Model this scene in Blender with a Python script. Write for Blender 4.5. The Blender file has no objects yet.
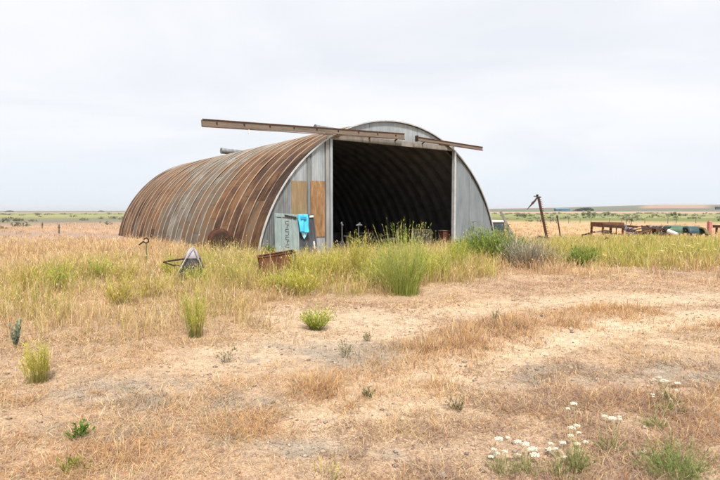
import bpy, bmesh, math, random
import numpy as np
from mathutils import Vector, Matrix

SC = bpy.context.scene
COL = SC.collection
random.seed(7)
RNG = np.random.default_rng(11)

# ------------------------------------------------------------------ camera
F = 519.0            # focal length in photo pixels (photo 720 x 480)
CAMH = 1.65
PITCH = math.atan(29.2 / F)
cam_data = bpy.data.cameras.new('camera')
cam_data.sensor_width = 36.0
cam_data.lens = 36.0 * F / 720.0
cam_data.clip_start = 0.05
cam_data.clip_end = 40000
cam = bpy.data.objects.new('camera', cam_data)
COL.objects.link(cam)
cam.location = (0, 0, CAMH)
cam.rotation_euler = (math.pi / 2 - PITCH, 0, 0)
SC.camera = cam

# ------------------------------------------------------------------ sky and sun
SUN_EL, SUN_AZ = math.radians(58), math.radians(168)      # azimuth from +Y clockwise
SUN_STRENGTH = 4.7
world = bpy.data.worlds.new('World')
SC.world = world
world.use_nodes = True
wn, wl = world.node_tree.nodes, world.node_tree.links
for n in list(wn):
    wn.remove(n)


def wnode(t, **kw):
    n = wn.new(t)
    for k, v in kw.items():
        setattr(n, k, v)
    return n


wout = wnode('ShaderNodeOutputWorld')
wbg = wnode('ShaderNodeBackground')
wbg.inputs['Strength'].default_value = 0.1
sky = wnode('ShaderNodeTexSky', sky_type='NISHITA')
sky.sun_disc = False
sky.sun_elevation = SUN_EL
sky.sun_rotation = SUN_AZ
sky.altitude = 300
sky.dust_density = 2.0
wtc = wnode('ShaderNodeTexCoord')
wsep = wnode('ShaderNodeSeparateXYZ')
wl.new(wtc.outputs['Generated'], wsep.inputs[0])
# cloud plane coordinates: direction / (z + .12) gives streaks that flatten to the horizon
wadd = wnode('ShaderNodeMath', operation='ADD')
wl.new(wsep.outputs['Z'], wadd.inputs[0]); wadd.inputs[1].default_value = 0.16
wmax = wnode('ShaderNodeMath', operation='MAXIMUM')
wl.new(wadd.outputs[0], wmax.inputs[0]); wmax.inputs[1].default_value = 0.05
wdx = wnode('ShaderNodeMath', operation='DIVIDE'); wl.new(wsep.outputs['X'], wdx.inputs[0]); wl.new(wmax.outputs[0], wdx.inputs[1])
wdy = wnode('ShaderNodeMath', operation='DIVIDE'); wl.new(wsep.outputs['Y'], wdy.inputs[0]); wl.new(wmax.outputs[0], wdy.inputs[1])
wcomb = wnode('ShaderNodeCombineXYZ'); wl.new(wdx.outputs[0], wcomb.inputs[0]); wl.new(wdy.outputs[0], wcomb.inputs[1])
wmap = wnode('ShaderNodeMapping'); wl.new(wcomb.outputs[0], wmap.inputs[0])
wmap.inputs['Rotation'].default_value = (0, 0, math.radians(-28))
wmap.inputs['Scale'].default_value = (0.8, 1.15, 1)
wnz = wnode('ShaderNodeTexNoise'); wl.new(wmap.outputs[0], wnz.inputs['Vector'])
wnz.inputs['Scale'].default_value = 0.75; wnz.inputs['Detail'].default_value = 6; wnz.inputs['Roughness'].default_value = 0.5
wnz.inputs['Distortion'].default_value = 0.5
wr = wnode('ShaderNodeValToRGB'); wl.new(wnz.outputs['Fac'], wr.inputs[0])
wr.color_ramp.elements[0].position = 0.34; wr.color_ramp.elements[0].color = (6.8, 7.05, 7.5, 1)
wr.color_ramp.elements[1].position = 0.56; wr.color_ramp.elements[1].color = (7.85, 7.9, 8.05, 1)
# how much of the blue shows: a thin band near the horizon and in the thin patches of cloud
whz = wnode('ShaderNodeMapRange'); wl.new(wsep.outputs['Z'], whz.inputs['Value'])
whz.inputs['From Min'].default_value = 0.0; whz.inputs['From Max'].default_value = 0.20
whz.inputs['To Min'].default_value = 1.0; whz.inputs['To Max'].default_value = 0.0
whz.interpolation_type = 'SMOOTHSTEP'
wlow = wnode('ShaderNodeMix', data_type='RGBA'); wl.new(whz.outputs[0], wlow.inputs['Factor'])
wl.new(wr.outputs[0], wlow.inputs[6]); wlow.inputs[7].default_value = (6.65, 7.1, 7.7, 1)
wmix = wnode('ShaderNodeMix', data_type='RGBA'); wmix.inputs['Factor'].default_value = 0.05
wl.new(wlow.outputs[2], wmix.inputs[6]); wl.new(sky.outputs[0], wmix.inputs[7])
wl.new(wmix.outputs[2], wbg.inputs['Color'])
wl.new(wbg.outputs[0], wout.inputs['Surface'])

sl = bpy.data.lights.new('sun', 'SUN')
sl.energy = SUN_STRENGTH
sl.angle = math.radians(8)
sl.color = (1.0, 0.95, 0.88)
sun = bpy.data.objects.new('sun', sl)
COL.objects.link(sun)
sd = Vector((math.sin(SUN_AZ) * math.cos(SUN_EL), math.cos(SUN_AZ) * math.cos(SUN_EL), math.sin(SUN_EL)))
sun.rotation_euler = sd.to_track_quat('Z', 'Y').to_euler()
sun.location = sd * 50

SC.view_settings.view_transform = 'Standard'
SC.view_settings.look = 'None'
SC.view_settings.exposure = 0.37
SC.view_settings.gamma = 1.0
SC.view_settings.use_curve_mapping = False
SC.cycles.max_bounces = 6
SC.cycles.transparent_max_bounces = 8

# ------------------------------------------------------------------ helpers: geometry of the place


def ray(px, py):
    a, b = (px - 360) / F, (240 - py) / F
    return Vector((a, math.cos(PITCH) + b * math.sin(PITCH), -math.sin(PITCH) + b * math.cos(PITCH)))


def gnd(px, py, z=0.0):
    d = ray(px, py)
    s = (z - CAMH) / d.z
    return (d.x * s, d.y * s)


def atd(px, py, D):
    """world point on the sight line of a photo pixel at depth D"""
    d = ray(px, py)
    return Vector((0, 0, CAMH)) + d * (D / d.y)


HO = Vector((1.492, 21.1, 0.0))      # middle of the hut's open front
HYAW = 0.635
AX = Vector((-math.sin(HYAW), math.cos(HYAW), 0))
RI = Vector((math.cos(HYAW), math.sin(HYAW), 0))
HR, HZC, HL = 6.236, -1.03, 21.35


def loc(px, py, ly=0.0):
    """hut-local x and z where a sight line meets the plane local y = ly"""
    d = ray(px, py)
    q = HO + AX * ly
    s = q.dot(AX) / d.dot(AX)
    P = Vector((0, 0, CAMH)) + d * s
    return (P - HO).dot(RI), P.z


def hut_world(x, y, z):
    return HO + RI * x + AX * y + Vector((0, 0, z))


def sstep(a, b, x):
    t = np.clip((x - a) / (b - a), 0, 1)
    return t * t * (3 - 2 * t)


def _hash(ix, iy, seed):
    n = (ix.astype(np.int64) * 374761393 + iy.astype(np.int64) * 668265263 + seed * 974634777) & 0x7fffffff
    n = ((n ^ (n >> 13)) * 1274126177) & 0x7fffffff
    n = (n ^ (n >> 16)) & 0xffff
    return n / 65535.0


def vnoise(x, y, seed=0):
    ix, iy = np.floor(x), np.floor(y)
    fx, fy = x - ix, y - iy
    fx = fx * fx * (3 - 2 * fx); fy = fy * fy * (3 - 2 * fy)
    a = _hash(ix, iy, seed); b = _hash(ix + 1, iy, seed)
    c = _hash(ix, iy + 1, seed); d = _hash(ix + 1, iy + 1, seed)
    return (a * (1 - fx) + b * fx) * (1 - fy) + (c * (1 - fx) + d * fx) * fy


def fbm(x, y, seed=0, octs=4):
    s, a, t = 0, 0.5, 0
    for i in range(octs):
        s = s + a * vnoise(x * 2 ** i + 17.3 * i, y * 2 ** i - 9.1 * i, seed + i)
        t += a
        a *= 0.55
    return s / t


def project(x, y, z=0.0):
    """photo pixel of world points (used to lay out ground zones drawn from the photograph)"""
    y = np.maximum(y, 0.3)
    zz = z - CAMH
    d = y * math.cos(PITCH) - zz * math.sin(PITCH)
    u = y * math.sin(PITCH) + zz * math.cos(PITCH)
    d = np.maximum(d, 0.05)
    return 360 + F * x / d, 240 - F * u / d


def seg_dist(x, y, pts):
    best = np.full(np.shape(x), 1e9)
    for (ax, ay), (bx, by) in zip(pts[:-1], pts[1:]):
        dx, dy = bx - ax, by - ay
        t = np.clip(((x - ax) * dx + (y - ay) * dy) / (dx * dx + dy * dy + 1e-9), 0, 1)
        best = np.minimum(best, np.hypot(x - ax - t * dx, y - ay - t * dy))
    return best


# wheel tracks over the ground, world metres (from the photograph's ground points)
TRACK_NEAR = [gnd(*p) for p in [(335, 420), (385, 399), (450, 379), (520, 352), (592, 333), (640, 324), (690, 319), (760, 316)]]
TRACK_FAR = [gnd(*p) for p in [(215, 352), (250, 343), (320, 330), (400, 318), (480, 308), (560, 301), (650, 298), (800, 296)]]
TRACK_BR = [gnd(*p) for p in [(560, 343), (620, 340), (690, 345), (760, 352)]]
STRIP = [gnd(*p) for p in [(352, 384), (425, 358), (500, 337), (570, 321), (618, 313)]]
YARD = [gnd(*p) for p in [(250, 350), (330, 338), (390, 322), (300, 318)]]


def bare_mask(x, y):
    j = (fbm(x * 1.3, y * 1.3, 31) - 0.5) * 0.7
    d1 = seg_dist(x, y, TRACK_NEAR) + j * .55
    d2 = seg_dist(x, y, TRACK_FAR) + j
    d3 = seg_dist(x, y, TRACK_BR) + j
    m = np.maximum((1 - sstep(0.2, 0.75, d1)) * (0.6 + 0.4 * sstep(4.4, 6.2, y)), 0.78 * (1 - sstep(0.25, 1.0, d2)))
    m = np.maximum(m, 0.8 * (1 - sstep(0.1, 0.45, d3)))
    m = np.maximum(m, 0.8 * (1 - sstep(0.3, 1.6, seg_dist(x, y, YARD) + j)))
    return m * (0.8 + 0.2 * sstep(0.3, 0.5, fbm(x * 1.9, y * 3.1, 33)))


def ell(px, py, cx, cy, rx, ry, soft=0.6):
    d = np.sqrt(((px - cx) / rx) ** 2 + ((py - cy) / ry) ** 2)
    return 1 - sstep(1 - soft, 1 + soft * 0.6, d)


def grey_mask(x, y):
    px, py = project(x, y)
    m = 0 * px
    for e in [(355, 355, 55, 16), (130, 395, 90, 22), (560, 378, 90, 13), (90, 428, 60, 12), (290, 352, 70, 14), (690, 372, 60, 12), (270, 445, 90, 12), (230, 400, 60, 10), (420, 452, 40, 8)]:
        m = np.maximum(m, ell(px, py, *e))
    return m * sstep(0.30, 0.55, fbm(x * 2.6, y * 2.6, 77))


def elev(x, y):
    """pixels of the far ridge above the flat horizon, by bearing"""
    a = 360 + F * x / np.maximum(y, 1.0)
    e = np.interp(a, [-400, 100, 420, 500, 560, 610, 660, 700, 760, 1200], [0.3, 0.1, 0.9, 2.2, 3.0, 4.1, 5.1, 4.9, 4.6, 3.0])
    return np.where(y > 0, e, 0.3)


def height(x, y):
    D = np.hypot(x, y)
    h = elev(x, y) / F * 3000 * sstep(500, 3000, D) + 1.2 * sstep(1500, 3000, D)
    near = 1 - sstep(40, 120, D)
    h = h + near * ((fbm(x * 0.5, y * 0.5, 3) - 0.5) * 0.10 + (fbm(x * 2.2, y * 2.2, 5) - 0.5) * 0.05)
    h = h - 0.035 * bare_mask(x, y) * near
    hx = (x - HO.x) * RI.x + (y - HO.y) * RI.y
    hy = (x - HO.x) * AX.x + (y - HO.y) * AX.y
    inside = (1 - sstep(6.3, 7.0, np.abs(hx))) * sstep(-1.5, -0.3, hy) * (1 - sstep(21.5, 22.3, hy))
    return h * (1 - 0.97 * inside)


def hz(x, y):
    return float(height(np.array([x * 1.0]), np.array([y * 1.0]))[0])


# ------------------------------------------------------------------ helpers: objects

def tag(o, label=None, cat=None, group=None, kind=None):
    if label: o['label'] = label
    if cat: o['category'] = cat
    if group: o['group'] = group
    if kind: o['kind'] = kind
    return o


def empty(name, label, cat, location=(0, 0, 0), rz=0.0, group=None):
    o = bpy.data.objects.new(name, None)
    o.empty_display_size = 0.2
    COL.objects.link(o)
    o.location = location
    o.rotation_euler = (0, 0, rz)
    return tag(o, label, cat, group)


class MB:
    """collects shapes, builds one mesh object"""

    def __init__(self):
        self.v, self.f = [], []

    def add(self, vs, fs):
        b = len(self.v)
        self.v += [tuple(p) for p in vs]
        self.f += [tuple(i + b for i in q) for q in fs]
        return self

    def box(self, c, s, rot=None, taper=1.0):
        x, y, z = s[0] / 2, s[1] / 2, s[2] / 2
        P = [Vector((sx * x * (taper if sz > 0 else 1), sy * y * (taper if sz > 0 else 1), sz * z)) for sz in (-1, 1) for sx, sy in ((-1, -1), (1, -1), (1, 1), (-1, 1))]
        if rot is not None:
            P = [rot @ p for p in P]
        P = [p + Vector(c) for p in P]
        return self.add(P, [(3, 2, 1, 0), (4, 5, 6, 7), (0, 1, 5, 4), (1, 2, 6, 5), (2, 3, 7, 6), (3, 0, 4, 7)])

    def bar(self, a, b, w, h=None, up=(0, 0, 1)):
        """rectangular bar from a to b"""
        a, b = Vector(a), Vector(b)
        h = h or w
        d = (b - a)
        L = d.length
        d.normalize()
        u = Vector(up)
        s = d.cross(u)
        if s.length < 1e-3:
            s = d.cross(Vector((1, 0, 0)))
        s.normalize()
        t = s.cross(d)
        R = Matrix((s, d, t)).transposed()
        return self.box((a + b) / 2, (w, L, h), R)

    def tube(self, pts, r, n=8, cap=True):
        pts = [Vector(p) for p in pts]
        rs = r if isinstance(r, (list, tuple)) else [r] * len(pts)
        rings = []
        prev = None
        for i, p in enumerate(pts):
            d = (pts[min(i + 1, len(pts) - 1)] - pts[max(i - 1, 0)]).normalized()
            s = prev - d * prev.dot(d) if prev is not None else d.cross(Vector((0, 0, 1)) if abs(d.z) < 0.9 else Vector((1, 0, 0)))
            s.normalize()
            prev = s
            t = d.cross(s)
            rings.append([p + s * math.cos(2 * math.pi * k / n) * rs[i] + t * math.sin(2 * math.pi * k / n) * rs[i] for k in range(n)])
        vs = [p for q in rings for p in q]
        fs = []
        for i in range(len(pts) - 1):
            for k in range(n):
                k2 = (k + 1) % n
                fs.append((i * n + k, i * n + k2, (i + 1) * n + k2, (i + 1) * n + k))
        if cap:
            fs.append(tuple(range(n - 1, -1, -1)))
            fs.append(tuple((len(pts) - 1) * n + k for k in range(n)))
        return self.add(vs, fs)

    def build(self, name, mat, parent=None, smooth=False, bevel=0.0):
        me = bpy.data.meshes.new(name)
        me.from_pydata(self.v, [], self.f)
        me.materials.append(mat)
        if smooth:
            me.polygons.foreach_set('use_smooth', [True] * len(me.polygons))
        me.update()
        o = bpy.data.objects.new(name, me)
        COL.objects.link(o)
        if parent is not None:
            o.parent = parent
        if bevel:
            m = o.modifiers.new('bevel', 'BEVEL')
            m.width = bevel
            m.segments = 2
            m.limit_method = 'ANGLE'
        return o


def np_mesh(name, V, T, mat, col=None, parent=None, smooth=False):
    """triangle mesh from arrays, with an optional per-vertex colour called tint"""
    me = bpy.data.meshes.new(name)
    V = np.asarray(V, np.float32); T = np.asarray(T, np.int32)
    k = T.shape[1]
    me.vertices.add(len(V)); me.vertices.foreach_set('co', V.ravel())
    me.loops.add(T.size); me.loops.foreach_set('vertex_index', T.ravel())
    me.polygons.add(len(T))
    me.polygons.foreach_set('loop_start', np.arange(0, T.size, k, dtype=np.int32))
    me.polygons.foreach_set('loop_total', np.full(len(T), k, np.int32))
    if smooth:
        me.polygons.foreach_set('use_smooth', np.ones(len(T), bool))
    if col is not None:
        a = me.attributes.new('tint', 'FLOAT_COLOR', 'POINT')
        c = np.ones((len(V), 4), np.float32); c[:, :3] = col
        a.data.foreach_set('color', c.ravel())
    me.materials.append(mat)
    me.update(calc_edges=True)
    me.validate()
    o = bpy.data.objects.new(name, me)
    COL.objects.link(o)
    if parent is not None:
        o.parent = parent
    return o


# ------------------------------------------------------------------ materials

def mat_new(name):
    m = bpy.data.materials.new(name)
    m.use_nodes = True
    nt = m.node_tree
    b = nt.nodes.get('Principled BSDF')
    return m, nt.nodes, nt.links, b


def N(nodes, t, **kw):
    n = nodes.new(t)
    for k, v in kw.items():
        setattr(n, k, v)
    return n


def noise_mat(name, stops, scale=3.0, detail=8, rough=0.85, metal=0.0, stretch=(1, 1, 1), bump=0.0, bump_scale=30, spec=0.25, dist=0.3, rnoise=0.62):
    """stops: list of (position, colour) across a fractal noise"""
    m, nd, lk, b = mat_new(name)
    tc = N(nd, 'ShaderNodeTexCoord')
    mp = N(nd, 'ShaderNodeMapping'); mp.inputs['Scale'].default_value = stretch
    lk.new(tc.outputs['Object'], mp.inputs[0])
    nz = N(nd, 'ShaderNodeTexNoise'); lk.new(mp.outputs[0], nz.inputs['Vector'])
    nz.inputs['Scale'].default_value = scale; nz.inputs['Detail'].default_value = detail
    nz.inputs['Roughness'].default_value = rnoise; nz.inputs['Distortion'].default_value = dist
    r = N(nd, 'ShaderNodeValToRGB'); lk.new(nz.outputs['Fac'], r.inputs[0])
    e = r.color_ramp.elements
    while len(e) < len(stops):
        e.new(0.5)
    for el, (p, c) in zip(e, stops):
        el.position = p; el.color = (*c, 1)
    lk.new(r.outputs[0], b.inputs['Base Color'])
    b.inputs['Roughness'].default_value = rough
    b.inputs['Metallic'].default_value = metal
    b.inputs['Specular IOR Level'].default_value = spec
    if bump:
        n2 = N(nd, 'ShaderNodeTexNoise'); lk.new(tc.outputs['Object'], n2.inputs['Vector'])
        n2.inputs['Scale'].default_value = bump_scale; n2.inputs['Detail'].default_value = 5
        bp = N(nd, 'ShaderNodeBump'); bp.inputs['Strength'].default_value = bump; bp.inputs['Distance'].default_value = 0.02
        lk.new(n2.outputs['Fac'], bp.inputs['Height']); lk.new(bp.outputs[0], b.inputs['Normal'])
    return m


def tint_mat(name, translucent=0.3, rough=0.7, spec=0.15, noise=0.0):
    m, nd, lk, b = mat_new(name)
    at = N(nd, 'ShaderNodeAttribute'); at.attribute_name = 'tint'
    lk.new(at.outputs['Color'], b.inputs['Base Color'])
    b.inputs['Roughness'].default_value = rough
    b.inputs['Specular IOR Level'].default_value = spec
    if translucent:
        out = nd.get('Material Output')
        tr = N(nd, 'ShaderNodeBsdfTranslucent'); lk.new(at.outputs['Color'], tr.inputs[0])
        mx = N(nd, 'ShaderNodeMixShader'); mx.inputs[0].default_value = translucent
        lk.new(b.outputs[0], mx.inputs[1]); lk.new(tr.outputs[0], mx.inputs[2])
        lk.new(mx.outputs[0], out.inputs['Surface'])
    return m


M = {}
M['grass'] = tint_mat('grass_blades', 0.42)
M['leaf'] = tint_mat('leaves', 0.48)
M['twig'] = tint_mat('twigs', 0.0, 0.85)
M['rust'] = noise_mat('rusted_iron', [(0.25, (0.05, 0.025, 0.016)), (0.5, (0.13, 0.055, 0.03)), (0.75, (0.21, 0.10, 0.055))], 6, bump=0.4)
M['rust_dark'] = noise_mat('dark_rusted_iron', [(0.3, (0.022, 0.015, 0.013)), (0.6, (0.06, 0.033, 0.024)), (0.8, (0.12, 0.06, 0.035))], 7, bump=0.4)
M['rust_red'] = noise_mat('red_rust_plate', [(0.3, (0.06, 0.022, 0.013)), (0.55, (0.13, 0.05, 0.027)), (0.8, (0.19, 0.085, 0.045))], 4, bump=0.35, stretch=(1, 1, .4))
M['galv'] = noise_mat('galvanised_sheet', [(0.3, (0.24, 0.27, 0.29)), (0.5, (0.32, 0.355, 0.375)), (0.72, (0.42, 0.455, 0.475))], 2.2, rough=0.5, metal=0.25, stretch=(2.5, 1, 0.5), bump=0.15, bump_scale=6, spec=0.4)
M['rust_deep'] = noise_mat('deep_brown_rust', [(0.3, (0.035, 0.014, 0.009)), (0.55, (0.085, 0.033, 0.018)), (0.8, (0.14, 0.062, 0.033))], 5, bump=0.4)
M['galv_wall'] = noise_mat('blue_grey_sheet', [(0.3, (0.165, 0.19, 0.21)), (0.5, (0.21, 0.24, 0.26)), (0.72, (0.255, 0.285, 0.305))], 1.6, rough=0.55, metal=0.2, stretch=(2.2, 1, 0.5), bump=0.15, bump_scale=4, spec=0.4)
M['galv_dark'] = noise_mat('weathered_galvanised_sheet', [(0.3, (0.12, 0.13, 0.135)), (0.5, (0.19, 0.20, 0.205)), (0.75, (0.27, 0.28, 0.285))], 3, rough=0.6, metal=0.2, stretch=(2, 1, 0.4), bump=0.15, bump_scale=6)
M['galv_trim'] = noise_mat('pale_trim_metal', [(0.35, (0.38, 0.39, 0.40)), (0.7, (0.56, 0.57, 0.57))], 5, rough=0.5, metal=0.2)
M['post'] = noise_mat('grey_post', [(0.3, (0.20, 0.20, 0.20)), (0.7, (0.33, 0.33, 0.32))], 5, stretch=(1, 1, .2), rough=0.7)
M['ply'] = noise_mat('weathered_plywood', [(0.28, (0.13, 0.08, 0.045)), (0.42, (0.24, 0.135, 0.065)), (0.55, (0.31, 0.18, 0.085)), (0.75, (0.39, 0.27, 0.15))], 2.8, stretch=(2.5, 1, 0.6), dist=1.4, rough=0.8)
M['ply_pale'] = noise_mat('pale_weathered_plywood', [(0.25, (0.15, 0.12, 0.08)), (0.45, (0.25, 0.18, 0.10)), (0.75, (0.34, 0.26, 0.16))], 2.0, stretch=(3, 1, 0.5), dist=1.0, rough=0.8)
M['wood'] = noise_mat('weathered_timber', [(0.3, (0.085, 0.07, 0.055)), (0.5, (0.16, 0.125, 0.095)), (0.7, (0.24, 0.195, 0.15))], 3, stretch=(.35, 3, 3), dist=0.8, bump=0.3, bump_scale=20)
M['wood_dim'] = noise_mat('shade_darkened_timber', [(0.3, (0.05, 0.045, 0.04)), (0.7, (0.12, 0.11, 0.095))], 4, stretch=(1, 1, .3), bump=0.3)  # grey timber with the shade inside the barn put into its colour
M['wood_grey'] = noise_mat('grey_timber', [(0.3, (0.14, 0.13, 0.12)), (0.7, (0.30, 0.28, 0.25))], 4, stretch=(1, 1, .3), bump=0.3)
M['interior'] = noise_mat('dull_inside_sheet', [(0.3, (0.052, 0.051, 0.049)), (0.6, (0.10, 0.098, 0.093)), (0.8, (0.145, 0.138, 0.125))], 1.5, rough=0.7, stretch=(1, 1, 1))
M['dark'] = noise_mat('dark_grime_and_shade', [(0.3, (0.02, 0.02, 0.022)), (0.7, (0.05, 0.048, 0.05))], 5)  # grimy metal; also shade put into the colour of barn clutter and tray foot
M['grey_iron'] = noise_mat('grey_iron', [(0.3, (0.10, 0.10, 0.105)), (0.7, (0.22, 0.22, 0.225))], 8, rough=0.5, metal=0.3)
M['white'] = noise_mat('chalky_white_paint', [(0.3, (0.50, 0.50, 0.50)), (0.6, (0.68, 0.67, 0.67))], 5, rough=0.6)
M['frame_dusty'] = noise_mat('dusty_pale_tube', [(0.3, (0.26, 0.22, 0.17)), (0.7, (0.45, 0.41, 0.34))], 9)
M['lilac'] = noise_mat('sun_bleached_lilac_paint', [(0.28, (0.17, 0.11, 0.09)), (0.42, (0.30, 0.28, 0.32)), (0.7, (0.44, 0.41, 0.47))], 5, rough=0.6)
M['dust'] = noise_mat('dusty_mauve_sheet', [(0.3, (0.14, 0.11, 0.10)), (0.7, (0.24, 0.19, 0.18))], 5)
M['brown_paint'] = noise_mat('brown_painted_board', [(0.3, (0.10, 0.042, 0.027)), (0.7, (0.18, 0.075, 0.048))], 3, rough=0.6, stretch=(1, 1, .4))
M['door_green'] = noise_mat('grey_green_paint', [(0.2, (0.16, 0.205, 0.20)), (0.5, (0.215, 0.27, 0.265)), (0.72, (0.29, 0.345, 0.335)), (0.8, (0.55, 0.56, 0.53))], 5, rough=0.6, stretch=(2, 1, .5))
M['ink'] = noise_mat('black_stencil_ink', [(0.3, (0.02, 0.022, 0.025)), (0.75, (0.06, 0.065, 0.065))], 12)
M['blue'] = noise_mat('bright_blue_plastic', [(0.3, (0.045, 0.40, 0.66)), (0.6, (0.075, 0.50, 0.78)), (0.8, (0.14, 0.60, 0.84))], 3, rough=0.45, spec=0.4)
M['blue_pale'] = noise_mat('pale_sky_blue_plastic', [(0.3, (0.25, 0.58, 0.78)), (0.7, (0.40, 0.68, 0.82))], 4, rough=0.5)
M['blue_deep'] = noise_mat('deeper_blue_print', [(0.3, (0.03, 0.22, 0.47)), (0.7, (0.04, 0.29, 0.55))], 5)
M['dark_panel'] = noise_mat('dark_slate_panel', [(0.3, (0.035, 0.04, 0.047)), (0.6, (0.075, 0.08, 0.09)), (0.8, (0.13, 0.125, 0.12))], 3, rough=0.6, stretch=(2, 1, .4))
M['hood_green'] = noise_mat('faded_green_car_paint', [(0.3, (0.05, 0.10, 0.065)), (0.55, (0.075, 0.14, 0.09)), (0.65, (0.15, 0.12, 0.09))], 2.5, rough=0.5)
M['hood_blue'] = noise_mat('faded_teal_car_paint', [(0.3, (0.025, 0.055, 0.068)), (0.55, (0.04, 0.08, 0.092)), (0.68, (0.10, 0.075, 0.06))], 2.5, rough=0.5)
M['hood_olive'] = noise_mat('olive_car_paint', [(0.3, (0.10, 0.09, 0.035)), (0.7, (0.17, 0.15, 0.06))], 3, rough=0.6)
M['red'] = noise_mat('faded_red_paint', [(0.3, (0.34, 0.11, 0.09)), (0.7, (0.48, 0.22, 0.19))], 5, rough=0.6)
M['green_post'] = noise_mat('green_steel_post', [(0.3, (0.05, 0.11, 0.06)), (0.7, (0.11, 0.18, 0.10))], 9)
M['petal'] = noise_mat('white_flower_heads', [(0.3, (0.46, 0.42, 0.32)), (0.7, (0.64, 0.60, 0.48))], 90, rough=0.8)
M['stalk'] = noise_mat('olive_stalk', [(0.3, (0.24, 0.24, 0.10)), (0.7, (0.36, 0.33, 0.16))], 9)
M['petal_yellow'] = noise_mat('yellow_flower_heads', [(0.3, (0.55, 0.45, 0.12)), (0.7, (0.70, 0.62, 0.26))], 60, rough=0.8)
M['shed_blue'] = noise_mat('blue_shed_sheet', [(0.3, (0.06, 0.12, 0.19)), (0.7, (0.09, 0.17, 0.24))], .3)
M['shed_roof'] = noise_mat('pale_blue_roof', [(0.3, (0.10, 0.20, 0.28)), (0.7, (0.14, 0.25, 0.33))], .3)


def ground_mat():
    m, nd, lk, b = mat_new('dry_soil_and_litter')
    at = N(nd, 'ShaderNodeAttribute'); at.attribute_name = 'tint'
    tc = N(nd, 'ShaderNodeTexCoord')
    def nz(scale, detail, rough):
        n = N(nd, 'ShaderNodeTexNoise'); lk.new(tc.outputs['Object'], n.inputs['Vector'])
        n.inputs['Scale'].default_value = scale; n.inputs['Detail'].default_value = detail; n.inputs['Roughness'].default_value = rough
        return n
    n1 = nz(9, 7, 0.7); n2 = nz(70, 4, 0.7); n3 = nz(0.06, 8, 0.65)
    def rng(n, lo, hi, a=0.3, c=0.7):
        r = N(nd, 'ShaderNodeMapRange'); lk.new(n.outputs['Fac'], r.inputs['Value'])
        r.inputs['From Min'].default_value = a; r.inputs['From Max'].default_value = c
        r.inputs['To Min'].default_value = lo; r.inputs['To Max'].default_value = hi
        return r
    a, c, e = rng(n1, 0.66, 1.24), rng(n2, 0.5, 1.35), rng(n3, 0.82, 1.16)
    m1 = N(nd, 'ShaderNodeMath', operation='MULTIPLY'); lk.new(a.outputs[0], m1.inputs[0]); lk.new(c.outputs[0], m1.inputs[1])
    m2 = N(nd, 'ShaderNodeMath', operation='MULTIPLY'); lk.new(m1.outputs[0], m2.inputs[0]); lk.new(e.outputs[0], m2.inputs[1])
    vm = N(nd, 'ShaderNodeVectorMath', operation='SCALE'); lk.new(at.outputs['Color'], vm.inputs[0]); lk.new(m2.outputs[0], vm.inputs['Scale'])
    lk.new(vm.outputs[0], b.inputs['Base Color'])
    b.inputs['Roughness'].default_value = 0.95; b.inputs['Specular IOR Level'].default_value = 0.05
    bp = N(nd, 'ShaderNodeBump'); bp.inputs['Strength'].default_value = 0.6; bp.inputs['Distance'].default_value = 0.02
    lk.new(n1.outputs['Fac'], bp.inputs['Height'])
    bp2 = N(nd, 'ShaderNodeBump'); bp2.inputs['Strength'].default_value = 0.5; bp2.inputs['Distance'].default_value = 0.006
    lk.new(n2.outputs['Fac'], bp2.inputs['Height']); lk.new(bp.outputs[0], bp2.inputs['Normal'])
    lk.new(bp2.outputs[0], b.inputs['Normal'])
    return m


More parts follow.
